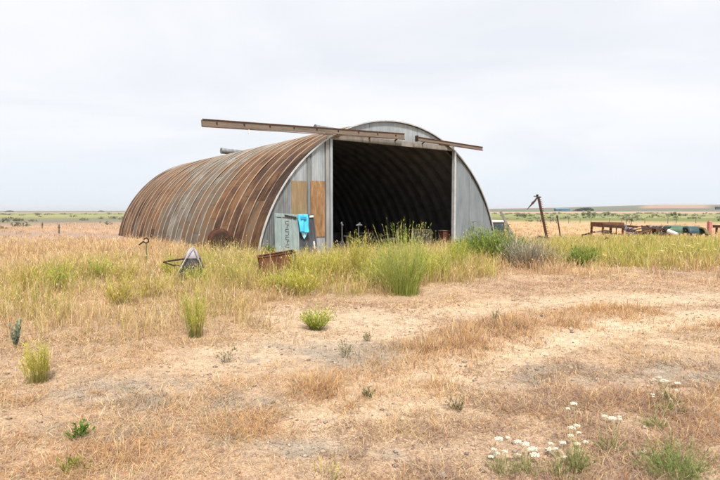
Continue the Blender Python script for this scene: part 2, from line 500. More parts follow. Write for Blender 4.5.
def roof_mat(name, inner=False):
    m, nd, lk, b = mat_new(name)
    uv = N(nd, 'ShaderNodeUVMap'); uv.uv_map = 'panels'       # x: along the arch in panels, y: strip number
    sp = N(nd, 'ShaderNodeSeparateXYZ'); lk.new(uv.outputs[0], sp.inputs[0])
    pa = N(nd, 'ShaderNodeAttribute'); pa.attribute_name = 'panel'      # r: rust, g: tone, b: flange
    ps = N(nd, 'ShaderNodeSeparateColor'); lk.new(pa.outputs['Color'], ps.inputs[0])
    tc = N(nd, 'ShaderNodeTexCoord')
    def nz(vec, scale, detail, rough, st):
        mp = N(nd, 'ShaderNodeMapping'); mp.inputs['Scale'].default_value = st; lk.new(vec, mp.inputs[0])
        n = N(nd, 'ShaderNodeTexNoise'); lk.new(mp.outputs[0], n.inputs['Vector'])
        n.inputs['Scale'].default_value = scale; n.inputs['Detail'].default_value = detail; n.inputs['Roughness'].default_value = rough
        return n
    streak = nz(uv.outputs[0], 1.6, 7, 0.65, (1.1, 5.0, 1))
    blotch = nz(tc.outputs['Object'], 1.1, 8, 0.66, (1, 1, 1))
    fine = nz(tc.outputs['Object'], 14, 5, 0.7, (1, 1, 1))
    def math_(op, a, bb, clamp=False):
        n = N(nd, 'ShaderNodeMath', operation=op, use_clamp=clamp)
        for i, q in enumerate((a, bb)):
            if isinstance(q, (int, float)):
                n.inputs[i].default_value = q
            else:
                lk.new(q, n.inputs[i])
        return n.outputs[0]
    f = math_('ADD', ps.outputs[0], math_('MULTIPLY', math_('SUBTRACT', streak.outputs['Fac'], 0.5), 1.5))
    f = math_('ADD', f, math_('MULTIPLY', math_('SUBTRACT', blotch.outputs['Fac'], 0.5), 1.7))
    f = math_('ADD', f, math_('MULTIPLY', math_('SUBTRACT', fine.outputs['Fac'], 0.5), 0.5), True)
    r = N(nd, 'ShaderNodeValToRGB'); lk.new(f, r.inputs[0])
    stops = [(0.0, (0.22, 0.205, 0.18)), (0.22, (0.15, 0.13, 0.105)), (0.40, (0.12, 0.092, 0.064)), (0.58, (0.18, 0.094, 0.04)), (0.78, (0.135, 0.06, 0.024)), (1.0, (0.055, 0.025, 0.013))]
    el = r.color_ramp.elements
    while len(el) < len(stops):
        el.new(0.5)
    for q, (p, c) in zip(el, stops):
        q.position = p; q.color = (*c, 1)
    # lap joint between panels along the arch: a thin line of dirt and rust
    fr = math_('FRACT', sp.outputs[0], 0.0)
    ed = math_('LESS_THAN', fr, 0.022)
    tone = math_('MULTIPLY', ps.outputs[1], math_('SUBTRACT', 1.0, math_('MULTIPLY', ed, 0.32)))
    tone = math_('MULTIPLY', tone, math_('ADD', 0.72, math_('MULTIPLY', fine.outputs['Fac'], 0.56)))
    vm = N(nd, 'ShaderNodeVectorMath', operation='SCALE'); lk.new(r.outputs[0], vm.inputs[0]); lk.new(tone, vm.inputs['Scale'])
    # flange of each strip: paler worn metal, with caught light put into the colour
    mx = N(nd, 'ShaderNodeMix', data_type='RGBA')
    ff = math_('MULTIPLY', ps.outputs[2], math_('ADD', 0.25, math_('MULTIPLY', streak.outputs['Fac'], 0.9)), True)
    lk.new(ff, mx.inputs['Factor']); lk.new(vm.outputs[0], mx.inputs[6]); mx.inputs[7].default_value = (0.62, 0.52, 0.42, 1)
    lk.new(mx.outputs[2], b.inputs['Base Color'])
    b.inputs['Roughness'].default_value = 0.72; b.inputs['Metallic'].default_value = 0.1
    b.inputs['Specular IOR Level'].default_value = 0.3
    bp = N(nd, 'ShaderNodeBump'); bp.inputs['Strength'].default_value = 0.4; bp.inputs['Distance'].default_value = 0.04
    lk.new(blotch.outputs['Fac'], bp.inputs['Height']); lk.new(bp.outputs[0], b.inputs['Normal'])
    return m


M['ground'] = ground_mat()
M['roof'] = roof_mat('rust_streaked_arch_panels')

# ------------------------------------------------------------------ the ground
def C(*a):
    return np.array(a, float)


def mixc(a, b, t):
    t = np.asarray(t)[..., None]
    return a * (1 - t) + b * t


def land_colour(x, y):
    """what grows or lies bare where: soil and far fields"""
    D = np.hypot(x, y)
    px = 360 + F * x / np.maximum(y, 1.0)
    right = sstep(330, 470, px)
    c = np.zeros(x.shape + (3,)) + C(0.42, 0.30, 0.205)
    c = mixc(c, C(0.46, 0.31, 0.20) + c * 0, 0.7 * sstep(0.45, 0.7, fbm(x * .5, y * .5, 41)))
    c = mixc(c, C(0.56, 0.425, 0.295) + c * 0, 0.9 * bare_mask(x, y))
    c = mixc(c, C(0.33, 0.28, 0.225) + c * 0, 0.85 * grey_mask(x, y))
    # beyond the grass: pinkish bare field on the left, tan stubble on the right
    nn = fbm(x * .02, y * .035, 51)
    n2 = fbm(x * .11, y * .2, 52)
    left = C(0.33, 0.235, 0.185) * (0.85 + 0.3 * n2[..., None])
    left = mixc(left, C(0.46, 0.285, 0.16) + left * 0, (1 - sstep(0.3, 0.6, n2)) * 0.6)
    rgt = C(0.50, 0.335, 0.20) * (0.85 + 0.3 * n2[..., None])
    c = mixc(c, mixc(left, rgt, right), sstep(26, 38, D + 10 * (n2 - .5)))
    sage = C(0.20, 0.19, 0.135) * (0.75 + 0.5 * n2[..., None])
    sg = mixc(sage, C(0.19, 0.20, 0.085) + sage * 0, right)
    c = mixc(c, sg, sstep(66, 92, D + 20 * (nn - .5) + right * -8))
    green = C(0.235, 0.25, 0.115) * (0.8 + 0.4 * nn[..., None])
    green = mixc(green, C(0.36, 0.30, 0.15) + green * 0, sstep(0.5, 0.66, fbm(x * .006, y * .012, 53)) * 0.6)
    c = mixc(c, green, sstep(118, 150, D + 30 * (nn - .5)))
    far = C(0.27, 0.245, 0.205) + c * 0
    fn = fbm(x * .0011 + 3, y * .0021, 54, 3)
    far = mixc(far, C(0.16, 0.165, 0.125) + c * 0, sstep(0.50, 0.56, fn))
    far = mixc(far, C(0.47, 0.31, 0.21) + c * 0, (1 - sstep(0.40, 0.46, fn)) * (0.3 + 0.7 * right))
    # the ploughed orange hillside on the right
    far = mixc(far, C(0.37, 0.25, 0.175) + c * 0, sstep(640, 655, px + 20 * (fn - .5)) * (1 - sstep(700, 716, px)) * sstep(1250, 1400, D) * (1 - sstep(2500, 2700, D)))
    c = mixc(c, far, sstep(330, 430, D + 120 * (fn - .5)))
    return c


def build_ground():
    az = np.concatenate([np.linspace(-62, 62, 760), np.linspace(62, 298, 110)[1:-1]])
    az = np.radians(az)
    r = np.concatenate([[0.0], np.geomspace(0.5, 60, 330), np.geomspace(60, 14000, 170)[1:]])
    A, Rr = np.meshgrid(az, r[1:], indexing='ij')
    X, Y = Rr * np.sin(A), Rr * np.cos(A)
    Z = height(X, Y)
    na, nr = X.shape
    V = np.stack([X, Y, Z], -1).reshape(-1, 3)
    cc = land_colour(X, Y).reshape(-1, 3)
    i = np.arange(na)[:, None]; j = np.arange(nr - 1)[None]
    i2 = (i + 1) % na
    q = np.stack([i * nr + j, i * nr + j + 1, i2 * nr + j + 1, i2 * nr + j], -1).reshape(-1, 4)[:, ::-1]
    V = np.vstack([V, [[0, 0, float(np.mean(Z[:, 0]))]]])
    cc = np.vstack([cc, cc[:1]])
    c = len(V) - 1
    # close the middle with thin quads made of two rim points, the centre and the next rim point
    k = np.arange(0, na, 2)
    cq = np.stack([np.full(k.shape, c), k * nr, ((k + 1) % na) * nr, ((k + 2) % na) * nr], -1)[:, ::-1]
    q = np.vstack([q, cq])
    o = np_mesh('ground', V, q, M['ground'], cc, smooth=True)
    return tag(o, 'dry straw coloured ground with pale wheel tracks running to far fields', None, None, 'structure')


build_ground()

# ------------------------------------------------------------------ the hut
hut = empty('arched_barn', 'rusty arched steel barn with wide open dark front and wooden rail above it', 'barn', HO, HYAW)
TH0 = math.asin(-HZC / HR) * 1.0      # angle where the arch meets the ground


def arc_pt(th, dr, y):
    return ((HR + dr) * math.cos(th), y, HZC + (HR + dr) * math.sin(th))


def build_shell():
    NS, NT, NP = 28, 72, 9
    w = HL / NS
    th = np.linspace(math.pi - TH0 + 0.012, TH0 - 0.012, NT + 1)
    prof = [(0.00, 0.0, 0), (0.012, 0.028, 1), (0.03, 0.03, 1), (0.045, 0.004, 1), (0.3, 0.018, 0), (0.55, 0.022, 0), (0.8, 0.014, 0), (1.0, 0.0, 0)]
    verts, faces, fcol, fuv = [], [], [], []
    rnd = random.Random(5)
    for s in range(NS):
        y0 = s * w
        base = len(verts)
        lift = rnd.uniform(-0.008, 0.012)
        for t in range(NT + 1):
            for (py, dr, fl) in prof:
                wob = 0.012 * math.sin(t * 0.33 + s * 2.1) + lift
                verts.append(arc_pt(th[t], dr + wob, y0 + py * w))
        u = (s + .5) / NS
        # rust by distance from the front, as in the photograph: brown front, greyer middle, red brown rear
        zone = np.interp(u * NS, [0, .6, 1.5, 4, 6, 8, 12, 15, 18, 21, 28], [0.46, 0.66, 0.74, 0.68, 0.50, 0.34, 0.22, 0.28, 0.55, 0.70, 0.70])
        strip = rnd.uniform(-0.12, 0.12)
        off = rnd.uniform(0, 1)
        cuts = [rnd.uniform(-0.15, 0.17) for _ in range(NP + 2)]
        tones = [rnd.uniform(0.74, 1.08) for _ in range(NP + 2)]
        np_ = len(prof)
        for t in range(NT):
            ua = t / NT * NP + off
            ub = (t + 1) / NT * NP + off
            pi = int((ua + ub) / 2)
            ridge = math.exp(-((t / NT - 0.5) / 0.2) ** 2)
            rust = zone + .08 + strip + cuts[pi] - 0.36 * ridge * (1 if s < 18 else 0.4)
            for k in range(np_ - 1):
                a = base + t * np_ + k
                faces.append((a, a + np_, a + np_ + 1, a + 1))
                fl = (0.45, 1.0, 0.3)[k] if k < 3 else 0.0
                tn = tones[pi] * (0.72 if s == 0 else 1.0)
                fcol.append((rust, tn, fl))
                fuv.append(((ua, s + prof[k][0]), (ub, s + prof[k][0]), (ub, s + prof[k + 1][0]), (ua, s + prof[k + 1][0])))
    me = bpy.data.meshes.new('arched_roof')
    me.from_pydata(verts, [], faces)
    uvl = me.uv_layers.new(name='panels')
    uvl.data.foreach_set('uv', np.array(fuv, np.float32).ravel())
    ca = me.attributes.new('panel', 'FLOAT_COLOR', 'CORNER')
    cc = np.ones((len(faces), 4, 4), np.float32)
    cc[:, :, :3] = np.array(fcol, np.float32)[:, None]
    ca.data.foreach_set('color', cc.ravel())
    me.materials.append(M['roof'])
    me.update()
    o = bpy.data.objects.new('arched_roof', me)
    COL.objects.link(o)
    o.parent = hut
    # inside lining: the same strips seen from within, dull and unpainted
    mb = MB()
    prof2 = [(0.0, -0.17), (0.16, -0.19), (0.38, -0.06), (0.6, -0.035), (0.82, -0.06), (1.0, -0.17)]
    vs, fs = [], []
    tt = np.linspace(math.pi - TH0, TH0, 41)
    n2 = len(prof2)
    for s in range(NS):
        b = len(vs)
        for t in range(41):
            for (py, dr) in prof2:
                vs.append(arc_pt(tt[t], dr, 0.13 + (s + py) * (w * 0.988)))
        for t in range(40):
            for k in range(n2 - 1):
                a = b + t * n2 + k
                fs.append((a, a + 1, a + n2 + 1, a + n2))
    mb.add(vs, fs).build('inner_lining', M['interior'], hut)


build_shell()


def arch_x(z, dr=0.0):
    return math.sqrt(max((HR + dr) ** 2 - (z - HZC) ** 2, 0))


def arch_z(x, dr=0.0):
    return HZC + math.sqrt(max((HR + dr) ** 2 - x * x, 0))


def arch_band(r0, r1, y0, y1, n=72):
    vs, fs = [], []
    for i in range(n + 1):
        t = math.pi - TH0 + 0.012 - (math.pi - 2 * TH0 + .024) * i / n
        for (r, y) in ((r0, y0), (r1, y0), (r1, y1), (r0, y1)):
            vs.append(arc_pt(t, r, y))
    for i in range(n):
        for k in range(4):
            k2 = (k + 1) % 4
            fs.append((i * 4 + k, i * 4 + k2, i * 4 + 4 + k2, i * 4 + 4 + k))
    return MB().add(vs, fs)


arch_band(0.0, 0.045, -0.05, 0.0).build('front_arch_trim', M['galv_trim'], hut)

WY = 0.05        # wall plane behind the front rim


def wall_sheet(name, x0, x1, zb, zt_fn, mat, y=WY, corr=0.012, pitch=0.09, thick=0.03, n=None):
    """corrugated sheet between x0 and x1 from zb up to a top given by a function of x"""
    n = n or max(4, int((x1 - x0) / pitch * 6))
    vs, fs = [], []
    for i in range(n + 1):
        x = x0 + (x1 - x0) * i / n
        d = corr * math.sin(2 * math.pi * x / pitch) if corr else 0
        zt = max(zt_fn(x), zb + 0.01)
        b = zb(x) if callable(zb) else zb
        for (yy, zz) in ((y + d, b), (y + d, zt), (y + d + thick, zt), (y + d + thick, b)):
            vs.append((x, yy, zz))
    for i in range(n):
        for k in range(4):
            k2 = (k + 1) % 4
            fs.append((i * 4 + k, i * 4 + 4 + k, i * 4 + 4 + k2, i * 4 + k2))
    fs.append((3, 2, 1, 0)); e = n * 4; fs.append((e, e + 1, e + 2, e + 3))
    return MB().add(vs, fs).build(name, mat, hut)


DL, DR_, LINT = -3.16, 3.26, 4.28
DRIN = -0.012
# left wall: sheets of differing grey, two plywood boards let in
wl_ = lambda x: arch_z(x, DRIN)
cuts = [(-6.05, -5.52, 'galv_dark'), (-5.515, -4.86, 'galv_dark'), (-4.855, -4.20, 'galv'), (-4.195, -3.97, 'galv_dark'), (-3.965, -3.42, 'galv')]
for (a, b, mname) in cuts:
    wall_sheet('wall_sheet', a, b, 0.0, lambda x: min(wl_(x), LINT + .3), M[mname], corr=0.004 if mname == 'galv' else 0.008)
MB().box(((-4.81 - 4.21) / 2, WY - .02, 2.05), (0.62, 0.018, 1.32)).build('plywood_board', M['ply_pale'], hut)
MB().box(((-4.03 - 3.44) / 2, WY - .022, 1.72), (0.585, 0.02, 2.02)).build('plywood_board', M['ply'], hut)
MB().box((-4.12, WY - .026, 1.78), (0.10, 0.03, 3.55)).build('wall_batten', M['galv_dark'], hut)
MB().box((-3.335, WY - .03, 2.14), (0.13, 0.10, 4.3)).build('door_post', M['post'], hut)
MB().box((-3.205, WY - .05, 2.14), (0.10, 0.16, 4.3)).build('door_post', M['galv'], hut)
# right wall
wall_sheet('wall_sheet', DR_ + .10, 4.4, 0.0, lambda x: min(wl_(x), LINT + .3), M['galv_wall'], corr=0.004)
wall_sheet('wall_sheet', 4.405, 5.35, 0.0, wl_, M['galv_wall'], y=WY + .012, corr=0.004)
wall_sheet('wall_sheet', 5.355, 6.05, 0.0, wl_, M['galv_wall'], corr=0.004)
MB().box((DR_ + 0.05, WY - .05, 2.14), (0.10, 0.16, 4.3)).build('door_post', M['galv_trim'], hut)
MB().box((4.40, WY - .022, 1.6), (0.035, 0.02, 3.2)).build('wall_batten', M['galv'], hut)
# gable over the opening, in upright sheets
xs = [-3.9, -2.62, -1.35, -0.1, 1.15, 2.4, 3.9]
for i, (a, b) in enumerate(zip(xs[:-1], xs[1:])):
    wall_sheet('gable_sheet', a + .004, b - .004, LINT + (0.302 if (a < -3 or b > 3.4) else 0.2), wl_, M['galv'], corr=0.003, y=WY + (0.008 if i % 2 else 0), pitch=.11)
# lintel plank behind the rails
MB().box((0.03, WY + .02, LINT + .10), (6.62, 0.09, 0.195)).build('lintel', M['wood_grey'], hut)

# back wall (seen dimly from inside) and floor
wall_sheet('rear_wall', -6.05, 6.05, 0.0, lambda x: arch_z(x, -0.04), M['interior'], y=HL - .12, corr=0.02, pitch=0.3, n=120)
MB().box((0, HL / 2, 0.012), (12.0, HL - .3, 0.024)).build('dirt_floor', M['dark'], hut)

# door rails: long weathered timbers with flanged edges, sagging to the left
def rail(name, a, b, mat, hh=0.24, d=0.10, lip=True):
    a, b = Vector(a), Vector(b)
    mb = MB()
    nseg = 10
    for i in range(nseg):
        p, q = a.lerp(b, i / nseg), a.lerp(b, (i + 1) / nseg)
        p.z += 0.03 * math.sin(i / nseg * math.pi) ; q.z += 0.03 * math.sin((i + 1) / nseg * math.pi)
        mb.bar(p, q + (q - p) * 0.0008, d, hh)
    o = mb.build(name, mat, hut)
    if lip:
        m2 = MB()
        m2.bar(a + Vector((0, -d / 2 - .015, -hh / 2 - .012)), b + Vector((0, -d / 2 - .015, -hh / 2 - .012)), .03, .02)
        m2.bar(a + Vector((0, -d / 2 - .012, hh / 2 + .012)), b + Vector((0, -d / 2 - .012, hh / 2 + .012)), .03, .02)
        m2.build('rail_flange', M['rust'], o)
    return o


MAT_RAIL = noise_mat('rail_timber', [(0.25, (0.075, 0.065, 0.056)), (0.42, (0.15, 0.125, 0.105)), (0.55, (0.20, 0.15, 0.115)), (0.65, (0.13, 0.12, 0.10)), (0.78, (0.22, 0.20, 0.14))], 3.2, stretch=(.5, 3, 4), bump=0.4, bump_scale=25)
RY = -0.22
r1 = rail('door_rail', (-8.06, RY, 4.345), (0.16, RY, 4.62), MAT_RAIL, 0.21)
MB().bar((-6.55, RY - .09, 4.27), (-6.55, RY - .09, 4.14), .045).build('rail_bolt', M['white'], r1)
r2 = rail('door_rail', (0.86, RY, 4.585), (4.87, RY, 4.46), MAT_RAIL, 0.14)
MB().box((0.84, RY - .03, 4.60), (0.05, 0.16, 0.24)).build('rail_end_plate', M['rust_dark'], r2)
for k in range(9):
    f_ = (k + .5) / 9
    p_ = Vector((-8.06, RY, 4.345)).lerp(Vector((0.16, RY, 4.62)), f_) + Vector((0, 0, .03 * math.sin(f_ * math.pi)))
    MB().tube([p_ + Vector((0, -.05, .02)), p_ + Vector((0, -.075, .02))], .028, 6).build('bolt', M['rust_dark'], r1)
for x in (-2.9, -1.4, -0.1, 1.4, 2.9):
    MB().bar((x, WY - .03, 4.46), (x, RY + .05, 4.55), .06, .03).build('rail_bracket', M['rust_dark'], hut)
# round vents lying on the roof near the ridge
for (x, y, z, r, L) in ((-1.62, 13.1, 5.10, .16, 1.5), (-1.6, 2.73, 5.10, .13, 1.2)):
    vp = MB().tube([(x - .55, y, z + .03), (x - .5, y, z + .03), (x - .35, y, z + .02), (x + L - .5, y, z - .02)], [r * .96, r * 1.04, r, r], 20).build('roof_vent', M['galv_dark'], hut, smooth=False)
    MB().tube([(x - .585, y, z + .03), (x - .551, y, z + .03)], r * 1.1, 20).build('vent_cap', M['galv_dark'], vp)

# ------------------------------------------------------------------ things leaning on the hut's front


def hutthing(name, label, cat, x, y, z=0.0, rz=0.0, group=None):
    return empty(name, label, cat, hut_world(x, y, z), HYAW + rz, group)


t = hutthing('metal_door', 'pale grey-green ribbed door with a column of black stencil marks, leaning on the barn front', 'door', -5.24, -0.42)
R = Matrix.Rotation(math.radians(-9), 3, 'X') @ Matrix.Rotation(math.radians(4), 3, 'Y')


def lean(c):
    return R @ Vector(c)


MB().box(lean((0, 0, .79)), (0.93, 0.04, 1.56), R).build('door_leaf', M['door_green'], t, bevel=.008)
for x in (-.42, -.2, .2, .42):
    MB().box(lean((x, -.031, .79)), (0.035, 0.022, 1.5), R).build('rib', M['door_green'], t)
for z in (1.47, 0.16):
    MB().box(lean((0, -.034, z)), (0.9, 0.026, 0.07), R).build('rail', M['door_green'], t)
mb = MB()
rr = random.Random(3)
z = 1.30
for i in range(7):                     # worn marks, no longer legible in the photograph
    k = i % 4
    if k in (0, 2):
        mb.box(lean((0.0, -.0225, z)), (0.13, 0.004, 0.022), R)
        mb.box(lean((-.05, -.0225, z - .045)), (0.024, 0.004, 0.06), R)
        mb.box(lean((0.0, -.0225, z - .09)), (0.13, 0.004, 0.022), R)
    elif k == 1:
        mb.box(lean((0.0, -.0225, z - .045)), (0.024, 0.004, 0.10), R)
        mb.box(lean((.04, -.0225, z)), (0.07, 0.004, 0.022), R)
    else:
        mb.box(lean((.05, -.0225, z - .03)), (0.022, 0.004, 0.08), R)
        mb.box(lean((-.02, -.0225, z - .085)), (0.10, 0.004, 0.022), R)
    z -= 0.135
mb.build('stencil_marks', M['ink'], t)
MB().bar(lean((-.1, -.06, 1.50)), lean((.34, -.06, 1.45)), .04, .05).build('handle_bar', M['dark'], t)

t = hutthing('dark_gate', 'dark slate panel with a bright blue sheet hung over its top, leaning by the plywood', 'panel', -4.40, -0.34)
R = Matrix.Rotation(math.radians(-7), 3, 'X') @ Matrix.Rotation(math.radians(-3), 3, 'Y')
MB().box(lean((0, 0, .76)), (0.86, 0.05, 1.5), R).build('panel_leaf', M['dark_panel'], t, bevel=.006)
for x in (-.40, .40):
    MB().box(lean((x, -.03, .76)), (0.05, 0.03, 1.46), R).build('frame_stile', M['dark_panel'], t)
MB().box(lean((.32, -.05, 1.44)), (0.16, 0.03, 0.07), R).build('hinge', M['white'], t)
MB().box(lean((.30, -.05, .42)), (0.05, 0.03, 0.26), R).build('latch', M['white'], t)

t = hutthing('blue_sheet', 'bright sky-blue sheet ending in a point, hung on the dark slate panel', 'sheet', -4.60, -0.42)
# a hanging sheet with thickness, waved, pointed at its foot
vs, fs = [], []
nx, nz_ = 12, 16
for j in range(nz_ + 1):
    v = j / nz_
    for i in range(nx + 1):
        u = i / nx
        half = 0.19 - 0.01 * v
        zb = 0.90 + 0.02 * math.sin(u * 7)
        zz = 1.53 * (1 - v) + zb * v
        xx = (u - .5) * 2 * half + 0.05 * v
        yy = 0.03 * math.sin(u * 11 + v * 2) + 0.012 * math.sin(v * 7 + u * 3) - 0.03 - (1.53 - zz) * 0.12 + 0.09
        vs.append((xx, yy, zz))
for j in range(nz_):
    for i in range(nx):
        a = j * (nx + 1) + i
        fs.append((a, a + 1, a + nx + 2, a + nx + 1))
o = MB().add(vs, fs).build('sheet', M['blue'], t, smooth=True)
sm = o.modifiers.new('thick', 'SOLIDIFY'); sm.thickness = 0.006
tri = MB().add([(-.08, .035, .93), (.19, .035, .93), (.17, .05, .83), (.06, .055, .66), (-.03, .05, .80)], [(0, 4, 3, 2, 1)]).build('pale_tail', M['blue_pale'], t)
s_ = tri.modifiers.new('thick', 'SOLIDIFY'); s_.thickness = .006
MB().box((0.005, -.0, 1.40), (0.22, 0.02, 0.09), Matrix.Rotation(math.radians(-7), 3, 'X')).build('printed_patch', M['blue_deep'], t)

# rusty open tank standing askew before the doors
gx, gy = gnd(280, 281)
t = empty('rusty_tank', 'open rusted iron tank leaning in the weeds below the blue sheet', 'tank', (gx * 1.02, gy * 1.02, 0), math.radians(14))
Rt = Matrix.Rotation(math.radians(-8), 3, 'Y')
W_, Dp, Hh = 0.86, 0.55, 0.62
for (c, s, nm) in (((0, -Dp / 2, Hh / 2), (W_, .014, Hh), 'tank_side'), ((0, Dp / 2, Hh / 2), (W_, .014, Hh), 'tank_side'), ((-W_ / 2, 0, Hh / 2), (.014, Dp - .016, Hh), 'tank_end'), ((W_ / 2, 0, Hh / 2), (.014, Dp - .016, Hh), 'tank_end')):
    MB().box(Rt @ Vector(c), s, Rt).build(nm, M['rust_red'], t)
MB().box(Rt @ Vector((0, 0, .05)), (W_ - .02, Dp - .02, .012), Rt).build('tank_bottom', M['rust_dark'], t)
mb = MB()
for (a, b) in (((-W_ / 2, -Dp / 2), (W_ / 2, -Dp / 2)), ((W_ / 2, -Dp / 2), (W_ / 2, Dp / 2)), ((W_ / 2, Dp / 2), (-W_ / 2, Dp / 2)), ((-W_ / 2, Dp / 2), (-W_ / 2, -Dp / 2))):
    mb.bar(Rt @ Vector((*a, Hh + .012)), Rt @ Vector((*b, Hh + .012)), .045, .02)
mb.build('tank_rim', M['rust'], t)
MB().bar(Rt @ Vector((.36, -Dp / 2 - .02, .05)), Rt @ Vector((.36, -Dp / 2 - .02, Hh)), .05, .03).build('corner_strap', M['wood_grey'], t)

# rusted drum lying against the barn's side
p = atd(221.5, 242, 18.0)
t = empty('rusty_drum', 'round dark rusted drum lying on its side against the left of the barn', 'drum', (p.x, p.y, 0), .35)
prof = [(-.02, .30), (.0, .355), (.02, .36), (.05, .345), (.28, .34), (.30, .355), (.32, .34), (.55, .34), (.57, .355), (.6, .345), (.8, .35), (.85, .345)]
MB().tube([(0, y, .56 + .02 * y) for y, r in prof], [r for y, r in prof], 28).build('drum_body', M['rust_deep'], t, smooth=True)
MB().tube([(0, -.022, .56), (0, -.034, .56)], [.29, .27], 28).build('drum_lid', M['rust_dark'], t)
MB().tube([(.14, -.034, .66), (.14, -.06, .66)], .035, 10).build('bung', M['rust'], t)
t.scale = (1.15, 1.15, 1.1)
for x in (-.22, .22):
    MB().box((x, .35, .125), (.2, .7, .25)).build('chock', M['rust_dark'], t)

# pale shield of an old implement with a handle, tipped up in the grass
gx, gy = gnd(192, 279)
t = empty('tipped_barrow', 'bleached lilac steel barrow tipped on its nose in tall grass, with one thin bar', 'wheelbarrow', (gx, gy, 0), math.radians(12))
# tray: a tapered shell, narrow top, wide foot, lower part a dark skirt standing for shade
vs, fs = [], []
rings = [(0.74, 0.03, 0.03, 0.27), (0.69, .09, .06, .25), (0.5, .19, .13, .15), (0.34, .255, .19, .06), (0.0, .33, .25, -.10)]
n = 14
for k, (z, rx, ry, oy) in enumerate(rings):
    for i in range(n + 1):
        a = math.pi * (0.0 + i / n)
        vs.append((rx * math.cos(a), oy - 0.05 - ry * math.sin(a) * (1.0 if k < 3 else 1.0), z))
for k in range(len(rings) - 1):
    for i in range(n):
        a = k * (n + 1) + i
        fs.append((a, a + 1, a + n + 2, a + n + 1))
tray = MB().add(vs[:3 * (n + 1)], [f for f in fs if max(f) < 3 * (n + 1)]).build('tray', M['lilac'], t, smooth=True)
s = tray.modifiers.new('thick', 'SOLIDIFY'); s.thickness = .012; s.offset = 0
skirt = MB().add([(x, y + .03, z) for x, y, z in vs[2 * (n + 1):]], [tuple(i for i in f) for f in [(a, a + 1, a + n + 2, a + n + 1) for k in range(2) for a in range(k * (n + 1), k * (n + 1) + n)]]).build('shade_skirt', M['dark'], t, smooth=True)  # dark colour stands for the shade low on the tray
s = skirt.modifiers.new('thick', 'SOLIDIFY'); s.thickness = .012; s.offset = 0
MB().tube([(-.37, -.36, .02), (-.2, -.22, .36), (.03, .10, .80)], .014, 8).build('frame_tube', M['frame_dusty'], t)
MB().tube([(.36, -.34, .02), (.22, -.2, .4), (.04, .10, .74)], .011, 8).build('frame_tube', M['wood_grey'], t)
MB().tube([(-.18, -.1, .50), (-.42, -.12, .47), (-.62, -.18, .44)], .022, 8).build('handle', M['rust_dark'], t)
MB().tube([(-.62, -.18, .44), (-.4, -.25, .37), (-.25, -.24, .36)], .016, 8).build('handle_brace', M['rust_dark'], t)

# loop-headed stake
p = atd(146.5, 262, 15.6)
t = empty('loop_stake', 'green steel stake with a bent rusty loop at its top, left of the barn', 'stake', (p.x, p.y, 0))
MB().tube([(0, 0, 0), (.008, 0, .35), (0, 0, .68)], .018, 8).build('stake_shaft', M['green_post'], t)
cpt = Vector((0.0, 0, .755))
pts = [cpt + Vector((math.cos(a) * .075, .012 * i / 18, math.sin(a) * .075)) for i, a in enumerate(np.linspace(-2.9, 2.75, 18))]
pts = [Vector((-.21, .0, .63)), Vector((-.16, 0, .665)), Vector((-.11, 0, .70))] + pts
MB().tube(pts, .021, 8).build('loop', M['rust_dark'], t, smooth=True)

# pole with a cross handle leaning on the right wall
x0, z0 = loc(473, 222, -0.12)
t = hutthing('leaning_shovel', 'grey long handled shovel with a cross grip against the right front sheet', 'shovel', x0, -.35)
MB().tube([(-.06, -.1, 0.02), (0, .22, z0)], .02, 8).build('shaft', M['wood_grey'], t)
MB().tube([(-.20, .2, z0 + .01), (.2, .2, z0 + .03)], .022, 8).build('grip', M['galv_dark'], t)
mb = MB()
vs = [(-.10, -.10, .30), (.0, -.12, .32), (.10, -.10, .30), (-.11, -.16, .12), (0, -.19, .12), (.11, -.16, .12), (-.02, -.20, 0), (0, -.21, -.02), (.02, -.2, 0)]
bl = MB().add([(x - .06, y + .05, z) for x, y, z in vs], [(0, 1, 4, 3), (1, 2, 5, 4), (3, 4, 7, 6), (4, 5, 8, 7)]).build('blade', M['grey_iron'], t)
s = bl.modifiers.new('thick', 'SOLIDIFY'); s.thickness = .006

# ------------------------------------------------------------------ things inside the hut
x0, z0 = loc(342, 226, 0.9)
t = hutthing('pipe_stand', 'thin grey pipe stand with a small knob, just inside the left door post', 'stand', x0, 0.9)
MB().tube([(0, 0, .09), (0, 0, z0)], .022, 8).build('pole', M['grey_iron'], t)
MB().tube([(0, 0, z0 - .02), (.01, 0, z0 + .03), (-.03, 0, z0 + .11), (.0, 0, z0 + .16)], [.03, .055, .04, .02], 10).build('knob', M['grey_iron'], t)
MB().tube([(0, 0, .025), (0, 0, .09)], [.2, .06], 14).build('base_plate', M['rust_dark'], t)
x0, z0 = loc(358.5, 226, 1.3)
t = hutthing('tap_stand', 'grey iron standpipe with a cross shaped tap head, beside a dark engine', 'stand', x0, 1.3)
MB().tube([(0, 0, .09), (0, 0, z0)], .025, 8).build('pole', M['grey_iron'], t)
MB().tube([(-.13, 0, z0 + .02), (.0, -.02, z0 + .05), (.15, -.03, z0 + .03)], [.03, .055, .035], 10).build('tap_head', M['grey_iron'], t)
MB().tube([(.05, 0, z0 + .05), (.06, 0, z0 + .15)], [.03, .045], 10).build('tap_valve', M['grey_iron'], t)
MB().tube([(0, 0, .025), (0, 0, .09)], [.2, .06], 14).build('base_plate', M['rust_dark'], t)
xa, za = loc(346, 236, 0.7)
xb, zb = loc(363, 244, 0.7)
t = hutthing('sloping_plank', 'pale grey plank sloping down between the two pipe stands', 'plank', xa, 0.7)
MB().bar((0, 0, za), (xb - xa, 0, zb), .30, .05).build('board', M['wood_dim'], t)
MB().bar((xb - xa + .02, 0.02, 0.02), (xb - xa + .02, 0.02, zb - .02), .12, .1).build('trestle_leg', M['wood'], t)
